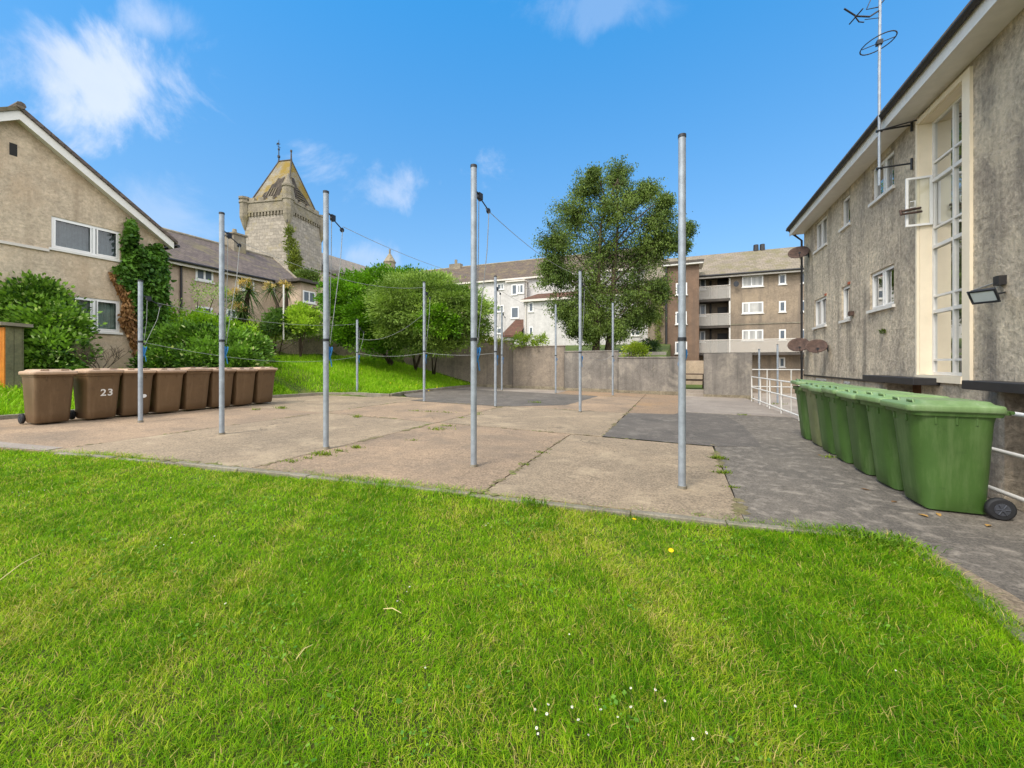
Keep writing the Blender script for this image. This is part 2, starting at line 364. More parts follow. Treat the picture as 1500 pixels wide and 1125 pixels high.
for (x0, x1, y0, y1, mi) in ((-13.2, -8.3, 7.63, 11.6, 1), (-8.29, -4.91, 7.63, 11.2, 0), (-4.89, -1.3, 7.63, 11.5, 1), (-4.89, -1.3, 11.52, 16.8, 0), (-1.28, .1, 11.6, 19.1, 2), (-4.89, -1.3, 16.82, 19.1, 2)):
    sheet(pad, [(x0, y0), (x1, y0), (x1, y1), (x0, y1)], 0, mi, .1)
sheet(pad, [(-10.1, 17.1), (-4.91, 16.9), (-4.91, 19.1), (-10.1, 19.1)], 0, 3, .1)
sheet(pad, [(-10.2, 11.62), (-8.31, 11.62), (-8.31, 12.2), (-9.9, 12.2)], 0, 1, .1)
M['joint_moss'] = surf('joint_dirt_and_moss', lin(112, 104, 70), lin(134, 120, 92), 5, .95, 40, .7, .6, .01, blot=lin(98, 116, 36), bk=.95, bscale=1.6)
def joint(a, b, dens, w):
    L = math.hypot(b[0]-a[0], b[1]-a[1])
    for k in range(int(L*dens)):
        t = random.random(); q = mnoise.noise(Vector((a[0]+(b[0]-a[0])*t, a[1]+(b[1]-a[1])*t, 9))*1.7)
        if q < -.02: continue
        cx, cy, r = a[0]+(b[0]-a[0])*t+random.gauss(0, .018), a[1]+(b[1]-a[1])*t+random.gauss(0, .018), w*random.uniform(.6, 1.9)*(.8+1.3*q)
        pad.add([(cx+r*random.uniform(.5, 1.2)*math.cos(i*math.pi/4), cy+r*random.uniform(.5, 1.2)*math.sin(i*math.pi/4), pad_z(cx, cy)+.0035+.0015*random.random()) for i in range(8)]+[(cx, cy, pad_z(cx, cy)+.006+r*.12)], [(i, (i+1) % 8, 8) for i in range(8)], True, 4)
for a, b, dn, w in (((-4.9, 3.45), (-4.9, 11.2), 24, .035), ((-1.89, 3.8), (-1.89, 7.6), 12, .024), ((-8.3, 7.62), (.5, 7.62), 14, .03), ((-8.3, 3), (-8.3, 11), 12, .03), ((.56, 4.2), (.57, 7.7), 34, .035), ((-1.29, 7.6), (-1.29, 16.8), 16, .03), ((-8.2, 11.21), (-1.3, 11.5), 16, .03), ((-4.9, 16.81), (-1.3, 16.81), 10, .03), ((-7.4, 3.05), (.3, 4.06), 16, .035)):
    joint(a, b, dn, w)
tag(pad.build('drying_area', [M['concrete'], M['concrete2'], M['ochre'], M['pale'], M['joint_moss']]), 'brown exposed aggregate concrete slabs of the drying yard', kind='structure')
def rag(pts, amp=.035, step=.12):
    "a hand laid edge: the outline subdivided and roughened"
    out = []
    for k, (a, b) in enumerate(zip(pts, pts[1:]+pts[:1])):
        L = math.hypot(b[0]-a[0], b[1]-a[1]); n = max(1, int(L/step)); nx, ny = -(b[1]-a[1])/L, (b[0]-a[0])/L
        for i in range(n):
            t = i/n; o = amp*mnoise.noise(Vector((a[0]+(b[0]-a[0])*t, a[1]+(b[1]-a[1])*t, 3.3))*2.2)+random.uniform(-.25, .25)*amp if i else 0
            out.append((a[0]+(b[0]-a[0])*t+nx*o, a[1]+(b[1]-a[1])*t+ny*o))
    return out
tp = MB()
sheet(tp, rag([(-8.29, 11.22), (-4.91, 11.22), (-3.3, 12.6), (-3.0, 16.7), (-4.91, 16.88), (-10.1, 17.08), (-10.1, 13.2), (-9.2, 12.25), (-8.31, 12.2)]), .004, 1)
sheet(tp, rag([(-1.3, 7.61), (.6, 7.58), (1.3, 7.9), (1.5, 9.5), (1.2, 12.3), (.1, 12.6), (-.1, 11.8), (-1.25, 11.5)]), .008, 1)
sheet(tp, rag([(.56, edge_y(.56)), (1.74, 4.24), (rail_x(4.24)+.03, 4.24), (rail_x(12.7)+.03, 12.7), (.58, 12.6), (.58, 7.6)], .018), .002, 0, .13)
sheet(tp, [(1.72, -6), (rail_x(-6)+.03, -6), (rail_x(4.23)+.03, 4.23), (1.74, 4.23)], .002, 0, .13)
sheet(tp, [(.12, 12.62), (rail_x(12.72)+.03, 12.72), (rail_x(19.15)+.03, 19.15), (.12, 19.15)], .002, 2, .12)
sheet(tp, [(-10.3, 2.47), (-9.3, 2.57), (-8.3, 2.77), (-8.35, 2.98), (-9.4, 2.8), (-10.3, 2.7)], .006, 2)
sheet(tp, rag([(1.72, -5), (2.02, -5), (2.0, 1.5), (1.98, 2.9), (1.86, 3.6), (1.74, 4.05), (1.72, 3.0)], .05), .007, 3)
tag(tp.build('path', [M['tarmac'], M['tarmac_dark'], M['pale'], M['concrete2']]), 'worn grey tarmac path along the green bins', kind='structure')
cy = MB(); cy.add([(rail_x(-6)+.09, -6, -.92), (7, -6, -.92), (7, 19.1, -.92), (rail_x(19.1)+.09, 19.1, -.92)], [(0, 1, 2, 3)]); cy.add([(1.7, 19.5, -.92), (20, 19.5, -.92), (20, 37.9, -.92), (1.7, 37.9, -.92)], [(0, 1, 2, 3)]); cy.add([(2.9, 19.1, -.92), (20, 19.1, -.92), (20, 19.5, -.92), (2.9, 19.5, -.92)], [(0, 1, 2, 3)])
tag(cy.build('courtyard', M['pale']), 'sunken paved yard below the path and railing', kind='structure')
kb = MB()
def kerb_run(pts, w, h, z_off=0.0, L=.9):
    for (xa, ya), (xb, yb) in zip(pts, pts[1:]):
        d = Vector((xb-xa, yb-ya, 0)); n = max(1, round(d.length/L)); u = d.normalized(); nn = Vector((-u.y, u.x, 0))
        for i in range(n):
            s, e = d.length*i/n+.004, d.length*(i+1)/n-.004
            jz = random.uniform(-.008, .008)
            def W(a, b, z): 
                p = Vector((xa, ya, 0))+u*a+nn*b; return (p.x, p.y, pad_z(p.x, p.y)+z+z_off+jz)
            kb.obox(W, s, e, -w/2, w/2, -.15, h)
kerb_run([(-13.25, 2.5), (-13.25, 8.6)], .12, .09); kerb_run([(-13.25, 8.65), (-12.45, 11.55), (-9.85, 12.1), (-10.12, 13.2), (-10.16, 19.0)], .13, .1)
kerb_run([(-8.0, edge_y(-8)-.05), (-6, edge_y(-6)-.05), (-4, edge_y(-4)-.05), (-2, edge_y(-2)-.05), (.4, edge_y(.4)-.05), (1.72, 4.19)], .08, .004, -.002)
kerb_run([(1.70, 4.1), (1.68, 2.9), (1.7, -4)], .1, .006)
bevel(tag(kb.build('kerb', M['kerb']), 'mossy concrete edging stones around the slabs', kind='structure'), .008, 1)
# ------------------------------------------------------------------ drying posts
def make_post(H, label):
    root = thing('drying_post', label, 'post', (0, 0, 0), 'galvanised drying posts in the yard')
    MB().tube([(0, 0, -.05), (0, 0, H)], .04, 18).build('pole', M['galv'], root)
    MB().tube([(0, 0, H), (0, 0, H+.035)], .044, 18).build('cap', M['dark_metal'], root)
    MB().tube([(0, 0, 1.64), (0, 0, 1.68)], .047, 18).build('clamp', M['dark_metal'], root)
    MB().tube([(0, 0, -.001), (0, 0, .03)], .05, 16).build('foot_collar', M['kerb'], root)
    p = MB(); p.tube([(0, .03, H-.28), (0, .1, H-.30)], .012, 8)
    p.tube([(-.018, .14, H-.34), (.018, .14, H-.34)], .045, 12); p.box(-.022, .022, .1, .18, H-.36, H-.28)
    p.tube([(0, .18, H-.36), (0, .32, H-.43)], .009, 6); p.tube([(-.014, .34, H-.45), (.014, .34, H-.45)], .036, 10)
    p.build('pulley', M['dark_metal'], root)
    h = MB(); h.tube([(0, .115, H-.34), (0, .105, H*.72), (0, .06, 1.68)], .0055, 6); h.tube([(.01, .34, H-.46), (.02, .28, H*.74), (.01, .07, 1.6)], .0055, 6)
    h.build('halyard', M['grey_rope'], root)
    c = MB(); c.box(-.02, .02, .035, .06, 1.36, 1.56)
    for k in range(5):
        zc = 1.45+.012*k-.03; pts = [(.035*math.cos(a)+.004*k, .07+.018*math.sin(a), zc+.085*math.sin(a*1.0+.5)) for a in [i*math.pi/6 for i in range(13)]]
        c.tube(pts, .009, 6)
    c.tube([(.02, .07, 1.38), (.035, .08, 1.25)], .008, 6)
    c.build('rope_coil', M['blue_rope'], root)
    return root
HP = 3.9
tall = make_post(HP, '')
POSTS = [('tall post nearest to the green bins, standing on the front slab row', .05, 4.87, HP), ('tall front row post second from the green bins', -2.46, 4.68, HP),
         ('tall front row post third from the green bins, before the mossy joint', -4.97, 4.62, HP), ('tall front row post beside the fifth and sixth brown bins', -7.48, 4.66, HP),
         ('tall middle row post in front of the birch tree', -2.49, 11.05, HP), ('tall middle row post in front of the white apartments', -5.05, 11.0, HP),
         ('tall middle row post at the edge of the grass bank by the dark tarmac', -7.66, 11.1, HP),
         ('tall back row post near the grey wall, before the birch trunk', -2.51, 17.3, HP), ('tall back row post near the grey wall, before the white gable block', -4.94, 17.1, HP),
         ('tall back row post standing closest to the peeling paint on the wall', -7.57, 17.2, HP)]
for i, (lab, x, y, H) in enumerate(POSTS):
    o = tall if i == 0 else copy_tree(tall)
    o['label'] = lab; o.location = (x, y, pad_z(x, y)); o.rotation_euler.z = random.uniform(-.15, .15)
short = make_post(2.9, 'shorter post in front of the brown bin with the white oval sticker'); short.location = (-10.29, 4.8, pad_z(-10.29, 4.8))
o = copy_tree(short); o['label'] = 'shorter post at the kerb of the grass bank'; o.location = (-11.32, 12.0, .2)
# ------------------------------------------------------------------ washing lines
def line(label, a, b, sag, r=.0045, mat='grey_rope'):
    a = Vector(a); b = Vector(b); n = 14
    pts = [a+(b-a)*(i/n)-Vector((0, 0, sag*4*(i/n)*(1-i/n))) for i in range(n+1)]
    tag(MB().tube(pts, r, 5).build('washing_line', M[mat]), label, 'washing line', 'washing lines strung between the posts')
pz = lambda i, h: Vector((POSTS[i][1], POSTS[i][2], pad_z(POSTS[i][1], POSTS[i][2])+h))
line('line sagging from the second front post towards the birch', pz(1, 3.5)+Vector((0, .34, 0)), pz(4, 3.8), .16)
line('line from the third front post to the middle post before the white apartments', pz(2, 3.5)+Vector((0, .34, 0)), pz(5, 3.8), .16)
line('line from the front post by the brown bins to the bank edge post', pz(3, 3.5)+Vector((0, .34, 0)), pz(6, 3.75), .3)
line('line hanging in front of the birch crown between middle and back posts', pz(4, 3.75), pz(7, 3.7), .3)
line('line between the middle and back posts before the white apartments', pz(5, 3.6), pz(8, 3.6), .2)
s0 = Vector((-10.29, 4.8, .22)); s1 = Vector((-11.32, 12.0, .2))
line('upper line between the two shorter posts', s0+Vector((0, .3, 2.5)), s1+Vector((0, 0, 2.75)), .22)
line('lower slack line between the two shorter posts', s0+Vector((0, 0, 1.66)), s1+Vector((0, 0, 1.5)), .3)
line('slack pale line between back posts against the grey wall', pz(7, 1.75), pz(4, 1.75), .28)
line('low line crossing before the bank between the kerb post and bank edge post', s1+Vector((0, 0, 1.64)), pz(6, 1.6), .12)
line('low line crossing in front of the brown render wall', pz(6, 1.62), pz(5, 1.62), .08)
line('loose grey line drooping behind the kerb post', s1+Vector((0, 0, 2.2)), pz(6, 2.9), .35)
# ------------------------------------------------------------------ wheelie bins
def rrect(x0, x1, hw, r, z, n=5):
    P = []
    for cx, cy, a0 in ((x1-r, hw-r, 0), (x0+r, hw-r, 90), (x0+r, -hw+r, 180), (x1-r, -hw+r, 270)):
        for k in range(n+1):
            a = math.radians(a0+90*k/n); P.append((cx+r*math.cos(a), cy+r*math.sin(a), z))
    return P
def make_bin(mb_, ml, label, group, rf=.06, hw=1.0):
    root = thing('wheelie_bin', label, 'bin', (0, 0, 0), group)
    b = MB()
    b.loft([rrect(-.23, .21, .225*hw, .06, .02), rrect(-.245, .24, .243*hw, rf+.01, .05), rrect(-.255, .255, .25*hw, rf+.005, .2), rrect(-.285, .318, .275*hw, rf, .86), rrect(-.29, .325, .278*hw, rf*.8, .93)], True, True)
    b.loft([rrect(-.305, .345, .288, .05, .925), rrect(-.31, .35, .292, .05, .945), rrect(-.31, .35, .292, .05, .985)], True, True)
    for s in (-1, 1):
        for x in (-.12, .02, .17):
            b.box(x-.009, x+.009, s*.262-.014, s*.262+.014, .84, .924)
        b.box(-.33, -.2, s*.21-.02, s*.21+.02, .05, .15)
    for y in (-.12, .12): b.box(.305, .335, y-.008, y+.008, .85, .924)
    body = b.build('body', mb_, root); bevel(body, .005, 1, 50)
    l = MB()
    l.loft([rrect(-.31, .375, .302, .05, .962), rrect(-.315, .388, .314, .055, .968), rrect(-.315, .392, .316, .06, 1.018), rrect(-.305, .375, .302, .06, 1.03), rrect(-.27, .31, .262, .07, 1.038), rrect(-.25, .28, .24, .07, 1.062), rrect(-.2, .22, .19, .07, 1.068)], True, True)
    for y in (-.14, .14):
        l.tube([(.30, y-.055, 1.03), (.305, y-.05, 1.06), (.305, y+.05, 1.06), (.30, y+.055, 1.03)], .011, 8)
    lid = l.build('lid', ml, root); bevel(lid, .005, 1, 50)
    h = MB(); h.tube([(-.375, -.23, .97), (-.375, .23, .97)], .016, 10)
    for y in (-.2, 0, .2): h.box(-.375, -.30, y-.016, y+.016, .945, .985)
    h.build('handle', mb_, root)
    for s in (-1, 1):
        w = MB(); w.tube([(-.27, s*.245, .1), (-.27, s*.252, .1), (-.27, s*.29, .1), (-.27, s*.297, .1)], [.088, .1, .1, .088], 24)
        wh = w.build('wheel', M['rubber'], root)
        r = MB(); r.tube([(-.27, s*.296, .1), (-.27, s*.301, .1)], .055, 20)
        for k in range(6):
            a = k*math.pi/3; dx, dz = math.cos(a), math.sin(a)
            r.tube([(-.27+.012*dx, s*.304, .1+.012*dz), (-.27+.052*dx, s*.304, .1+.052*dz)], .006, 6)
        r.tube([(-.27, s*.3, .1), (-.27, s*.312, .1)], .014, 10)
        r.build('rim', M['hub'], wh)
    MB().tube([(-.27, -.25, .1), (-.27, .25, .1)], .012, 8).build('axle', M['dark_metal'], root)
    return root
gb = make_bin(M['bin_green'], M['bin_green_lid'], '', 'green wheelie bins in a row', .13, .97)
GL = ['nearest green bin of the row with its black wheel showing', 'second green bin from the near end of the row', 'third green bin from the near end of the row', 'middle green bin of the seven in the row',
      'green bin just before the dull olive one and its neighbour', 'dull faded olive green bin, second last of the row', 'last green bin of the row, beside the white railing']
gpos = [(2.44, 5.33+.635*i) for i in range(7)]
for i, (x, y) in enumerate(gpos):
    o = gb if i == 0 else copy_tree(gb)
    o['label'] = GL[i]; o.location = (x+random.uniform(-.02, .02)*(i > 0), y+random.uniform(-.02, .02)*(i > 0), .004); o.rotation_euler.z = math.pi+random.uniform(-.06, .06)*(i > 0)
    if i == 5:
        for ch in kids(o):
            if ch.name.startswith('body'): ch.data = ch.data.copy(); ch.data.materials[0] = M['bin_green_dull']
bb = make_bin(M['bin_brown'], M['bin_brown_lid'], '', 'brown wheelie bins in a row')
BL = ['first brown bin, standing apart at the open end of the row', 'brown bin with the stencilled white number 23', 'brown bin with a white oval sticker', 'plain brown bin just after the sticker bin',
      'brown bin with faint scratches near its rim', 'plain brown bin behind the tall post', 'brown bin second from the grass bank end', 'brown bin closest to the grass bank, end of the row']
bpos = [(-11.64, 3.93), (-11.58, 4.63)]+[(-11.6, 4.63+.615*i) for i in range(1, 7)]
bins = []
for i, (x, y) in enumerate(bpos):
    o = bb if i == 0 else copy_tree(bb)
    o['label'] = BL[i]; o.location = (x, y, pad_z(x, y)+.004); o.rotation_euler.z = random.uniform(-.05, .05); bins.append(o)
def tilt_lid(o, deg):
    lid = [c for c in kids(o) if c.name.startswith('lid')][0]; a = math.radians(-deg); px_, pz_ = -.31, .99
    lid.rotation_euler.y = a; lid.location = (px_-(px_*math.cos(a)+pz_*math.sin(a)), 0, pz_-(-px_*math.sin(a)+pz_*math.cos(a)))
for o, d in zip([gb]+[x for x in COL.objects if x.name.startswith('wheelie_bin') and x is not gb], (0, 1.2, .4, 2.2, .6, 1.5, 5.5, .3, 1.6, .5, 0, 2.4, .8, .2, 1.8)):
    tilt_lid(o, d)
def body_of(o): return [c for c in kids(o) if c.name.startswith('body')][0]
def front_mark(o, name, me, mat, y, z):
    body = body_of(o); m = link(name, me, mat, body)
    t = (z-.2)/.66; m.location = (.255+.063*t+.004, y, z); m.rotation_euler = (math.radians(90+5.5), 0, math.radians(90)); return m
fc = bpy.data.curves.new('number', 'FONT'); fc.body = '23'; fc.size = .2; fc.align_x = 'CENTER'; fc.align_y = 'CENTER'; fc.extrude = .001; fc.offset = .004; fc.space_character = 1.15
tmp = bpy.data.objects.new('number_source', fc); COL.objects.link(tmp); bpy.context.view_layer.update()
fm = bpy.data.meshes.new_from_object(tmp.evaluated_get(bpy.context.evaluated_depsgraph_get())); bpy.data.objects.remove(tmp); bpy.data.curves.remove(fc)
front_mark(bins[1], 'number', fm, M['white_paint'], .04, .56)
front_mark(bins[2], 'sticker', MB().add([(.055*math.cos(a), .042*math.sin(a), 0) for a in [i*math.pi/12 for i in range(24)]], [tuple(range(24))]).mesh('sticker'), M['white_upvc'], .1, .44)
# ------------------------------------------------------------------ boundary walls
def wseg(mb, x0, x1, z0, z1, th=.24, y=WALL_Y, cope=True):
    mb.box(x0, x1, y, y+th, z0, z1)
    if cope: mb.box(x0-.01, x1+.01, y-.03, y+th+.03, z1+.002, z1+.06)
bw = thing('boundary_wall', 'long stepped grey rendered wall behind the drying yard', 'wall', (-2, WALL_Y, 0))
for (x0, x1, z1, mt, cp) in ((-10.18, -7.84, 2.58, 'render_wall_brown', 1), (-7.83, -5.12, 2.27, 'render_wall_brown', 1), (-5.11, -2.55, 1.99, 'render_wall', 1), (-2.54, .28, 1.68, 'render_wall', 1)):
    s = MB(); wseg(s, x0, x1, -.3, z1, cope=cp); bevel(s.build('wall_section', M[mt], bw), .01, 1)
    p = MB(); p.box(x0+.003, x1-.003, WALL_Y-.06, WALL_Y-.002, -.3, .12+pad_z(x0, 0)); p.build('plinth', M['stone_low'], bw)
mk = MB()
for px, py, w, h, a in ((752.5, 514, .05, .32, .35), (759, 518, .05, .26, -.3), (763, 515, .045, .3, .5), (771, 518, .05, .34, .15), (783, 521, .12, .12, 0), (777, 519, .04, .2, -.4)):
    c = ony(px, py, WALL_Y-.004)
    P = [(c.x+x*math.cos(a)-z*math.sin(a), WALL_Y-.004, c.z+x*math.sin(a)+z*math.cos(a)) for x, z in ((-w*.5, -h*.5), (w*.4, -h*.45), (w*.5, h*.5), (-w*.3, h*.4))]
    mk.add(P, [(0, 1, 2, 3)])
mk.build('peeling_paint', M['pale'], bw)
pw = thing('wall_pier', 'short dark rendered wall beside the gap and the railing', 'wall', (2, WALL_Y, 0))
s = MB(); s.box(1.06, 2.86, WALL_Y-.12, WALL_Y+.14, -1.0, 1.86); bevel(s.build('wall_section', M['render_wall'], pw), .012, 1)
s = MB(); s.box(1.03, 2.9, WALL_Y-.18, WALL_Y-.122, -.9, .12); s.build('plinth', M['stone_low'], pw)
st = MB(); st.box(.285, 1.055, WALL_Y-.02, WALL_Y+.22, -.3, .3); st.box(.285, 1.055, WALL_Y-.16, WALL_Y-.022, -.3, .15)
bevel(tag(st.build('gap_step', M['pale']), 'low concrete step closing the gap in the wall', 'step'), .01, 1)
rw = thing('retaining_wall', 'brown rendered wall above the grass bank under the shrubs', 'wall', (-12, WALL_Y, 0))
s = MB(); wseg(s, -14.7, -10.2, -.2, 3.0, cope=False); s.build('wall_section', M['render_wall_brown'], rw)
s = MB(); s.box(-14.72, -10.17, WALL_Y-.03, WALL_Y+.27, 3.002, 3.06); s.build('coping', M['kerb'], rw)
gw = MB()
dz = {0: 2.95, 1: 2.95, 2: 2.92, 3: 2.5, 4: 2.2}
for i in range(4):
    (xa, ya), (xb, yb) = DIAG[i], DIAG[i+1]; n = 6
    d = Vector((xb-xa, yb-ya, 0)); u = d.normalized(); nn = Vector((u.y, -u.x, 0))*.3
    for k in range(n):
        A = Vector((xa, ya, 0))+d*(k/n); B = Vector((xa, ya, 0))+d*((k+1)/n)
        za = dz[i]+(dz[i+1]-dz[i])*(k/n); zb = dz[i]+(dz[i+1]-dz[i])*((k+1)/n)
        za += .03*math.sin(7*k+i); zb += .03*math.sin(7*(k+1)+i)
        gw.add([A, B, B+nn, A+nn], [(0, 1, 2, 3)])
        vs = [(A.x, A.y, .2), (B.x, B.y, .2), (B.x+nn.x, B.y+nn.y, .2), (A.x+nn.x, A.y+nn.y, .2), (A.x, A.y, za), (B.x, B.y, zb), (B.x+nn.x, B.y+nn.y, zb), (A.x+nn.x, A.y+nn.y, za)]
        gw.add(vs, [(0, 1, 5, 4), (2, 3, 7, 6), (4, 5, 6, 7), (0, 4, 7, 3), (1, 2, 6, 5)])
gw.f = [f for f in gw.f]
tag(gw.build('garden_wall', M['stone_low']), 'old lichened stone garden wall at the top of the grass bank', 'wall')
# ------------------------------------------------------------------ white railings
rl = thing('railing', 'white tubular railing along the path behind the green bins', 'railing', (2.8, 10, 0))
def rp(y, z): return (rail_x(y)+.0, y, z)
for z in (.93, .53, .12):
    MB().tube([rp(17.6, z), rp(10, z), rp(3.0, z)], .022, 10).build('rail', M['white_paint'], rl)
for y in (17.6, 16.2, 14.9, 13.6, 12.0, 10.2, 8.4, 6.6, 4.8, 3.0):
    MB().tube([rp(y, -.06), rp(y, .95)], .024, 10).build('rail_post', M['white_paint'], rl)
rb = thing('railing', 'second white railing further back above the sunken yard', 'railing', (4, 22, 0))
for z in (1.15, .35):
    MB().tube([(2.9, 22.0, z), (7.2, 22.0, z)], .025, 8).build('rail', M['white_paint'], rb)
for x in (2.95, 3.9, 4.85, 5.8): MB().tube([(x, 22.0, -.9), (x, 22.0, 1.15)], .025, 8).build('rail_post', M['white_paint'], rb)
# scaffold-like posts of the next yard
for lab, px, pt, Z in (('slim grey post of the far drying yard beside the pier', 1112, 512, 24.0), ('taller slim grey post of the far drying yard', 1139, 505, 24.0)):
    t = at(px, pt, Z); r = thing('far_post', lab, 'post', (t.x, t.y, -.9), 'posts of the sunken far yard')
    MB().tube([(t.x, t.y, -.9), (t.x, t.y, t.z)], .05, 10).build('pole', M['galv'], r)
    MB().tube([(t.x, t.y, t.z), (t.x, t.y, t.z+.03)], .055, 10).build('cap', M['dark_metal'], r)
gp = thing('back_wall', 'pale beige wall behind the picnic table seen through the gap', 'wall', (1, 27, 0))
MB().box(-.6, 1.65, 27, 27.25, -.2, 1.62).build('wall_section', surf('pale_beige_render', lin(186, 164, 140), lin(164, 146, 126), .8, .9, 20, .4, .3), gp)
# picnic table seen through the gap
pt_ = thing('picnic_table', 'dark brown timber picnic table seen through the wall gap', 'table', (.6, 22.5, .15))
m = MB(); 
for i in range(5): m.box(-.2, 1.5, 22.1+.15*i, 22.235+.15*i, .88, .92)
m.build('tabletop', M['timber_dark'], pt_)
for y in (21.75, 22.95):
    m = MB(); m.box(-.2, 1.5, y, y+.13, .58, .62); m.box(-.2, 1.5, y+.14, y+.27, .58, .62); m.build('seat', M['timber_dark'], pt_)
for x in (.05, 1.25):
    for s in (-1, 1):
        m = MB(); m.tube([(x, 22.47+s*.62, .16), (x, 22.47+s*.18, .88)], .05, 4, smooth=False); m.build('leg', M['timber_dark'], pt_)
    m = MB(); m.box(x-.03, x+.03, 21.75, 23.2, .53, .578); m.build('seat_bearer', M['timber_dark'], pt_)
# ------------------------------------------------------------------ building materials
M['pebble'] = surf('grey_pebbledash', lin(218, 202, 176), lin(178, 164, 145), .8, .95, 10, .8, 1.0, .07, streak=lin(108, 102, 94), sk=.72, srange=(.48, .68), blot=lin(218, 202, 174), bk=.65, bscale=1.1)
M['roughcast'] = surf('buff_roughcast', lin(212, 193, 166), lin(192, 174, 150), .6, .95, 13, .5, .9, .04, streak=lin(160, 140, 116), sk=.65, blot=lin(200, 172, 140), bk=.5)
M['roughcast_b'] = surf('pink_buff_roughcast', lin(200, 178, 154), lin(178, 158, 138), .6, .95, 20, .3, .5, .02, streak=lin(140, 122, 108), sk=.45)
M['flat_render'] = surf('stained_flat_render', lin(160, 143, 121), lin(135, 121, 105), .4, .95, 9, .45, .4, .02, streak=lin(108, 98, 88), sk=.7, blot=lin(112, 104, 94), bk=.7, bscale=.35, brange=(.48, .66))
M['brown_brick'] = surf('red_brown_render', lin(132, 107, 88), lin(110, 91, 77), .5, .95, 12, .3, .3, .02, streak=lin(92, 84, 76), sk=.6)
M['white_render'] = surf('white_render', lin(203, 199, 195), lin(188, 184, 180), .3, .9, 10, .12, .2, .01, streak=lin(186, 180, 174), sk=.45)
M['fascia'] = plain('fascia_paint', lin(206, 198, 186), .5, 0, .4, .1, 2.5)
M['slate_y'] = roof_mat('brown_slates', lin(112, 100, 92), lin(94, 84, 80), lin(122, 114, 78), 'y')
M['slate_x'] = roof_mat('weathered_slates', lin(108, 94, 82), lin(92, 82, 74), lin(134, 122, 84), 'x', .3)
M['moss_tile'] = roof_mat('mossy_tiles', lin(143, 131, 114), lin(126, 116, 102), lin(108, 103, 66), 'x', .3, .6, (.46, .62))
M['red_tile'] = roof_mat('red_brown_tiles', lin(108, 78, 66), lin(92, 68, 58), lin(92, 82, 62), 'x', .3)
M['church_slate'] = roof_mat('grey_slates', lin(142, 132, 122), lin(124, 116, 108), lin(150, 138, 110), 'y', .3)
M['stone'] = stone_mat('grey_rubble_stone', lin(166, 156, 144), lin(142, 134, 124), lin(130, 121, 110), 'x', .8, .42, lin(156, 144, 116))
M['stone_trim'] = surf('lichened_dressed_stone', lin(150, 140, 122), lin(124, 115, 101), .9, .95, 6, .5, .5, .03, blot=lin(138, 124, 70), bk=.6, src='obj')
M['tower_roof'] = surf('lichened_tower_slates', lin(144, 138, 126), lin(120, 113, 100), .5, .95, 5, .5, .5, .03, blot=lin(128, 106, 42), bk=.95, bscale=.45, src='obj', brange=(.42, .56))
M['broken'] = surf('exposed_battens', lin(84, 74, 64), lin(52, 48, 44), 1.4, .95, 6, .6, .6, .05, src='obj')
M['black_paint'] = plain('black_paint', lin(46, 44, 44), .5, 0, .4, .2)
M['frosted'], nt_, bs_ = new_mat('wired_glass_panel'); bs_.inputs['Base Color'].default_value = lin(206, 200, 190); bs_.inputs['Alpha'].default_value = .36; bs_.inputs['Roughness'].default_value = .4
M['lead'] = surf('lead_flat_roof', lin(92, 84, 76), lin(70, 66, 62), 2, .8, 20, .3, .2)
M['moss'] = surf('moss', lin(96, 104, 30), lin(76, 80, 34), 9, .95, 40, .6, .9, .02)
M['floor_red'] = plain('stair_floor', lin(120, 108, 98), .6)
# ------------------------------------------------------------------ window and wall builders
def holed_wall(mb, W, a0, a1, z0, z1, holes, depth=.14, mi_dark=1):
    A = sorted(set([a0, a1]+[h[i] for h in holes for i in (0, 1)])); Z = sorted(set([z0, z1]+[h[i] for h in holes for i in (2, 3)]))
    for i in range(len(A)-1):
        for j in range(len(Z)-1):
            ca, cz = (A[i]+A[i+1])/2, (Z[j]+Z[j+1])/2
            if any(h[0] < ca < h[1] and h[2] < cz < h[3] for h in holes): continue
            mb.quad(W(A[i], 0, Z[j]), W(A[i+1], 0, Z[j]), W(A[i+1], 0, Z[j+1]), W(A[i], 0, Z[j+1]))
    for h in holes:
        p, q, r, s = h[:4]; d = -depth
        for (u, v) in (((p, r), (q, r)), ((q, r), (q, s)), ((q, s), (p, s)), ((p, s), (p, r))):
            mb.quad(W(u[0], 0, u[1]), W(v[0], 0, v[1]), W(v[0], d, v[1]), W(u[0], d, u[1]))
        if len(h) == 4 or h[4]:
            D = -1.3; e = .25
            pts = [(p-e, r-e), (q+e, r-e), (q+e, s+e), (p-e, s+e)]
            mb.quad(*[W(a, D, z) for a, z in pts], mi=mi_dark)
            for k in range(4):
                u, v = pts[k], pts[(k+1) % 4]; mb.quad(W(u[0], d-.02, u[1]), W(v[0], d-.02, v[1]), W(v[0], D, v[1]), W(u[0], D, u[1]), mi=mi_dark)
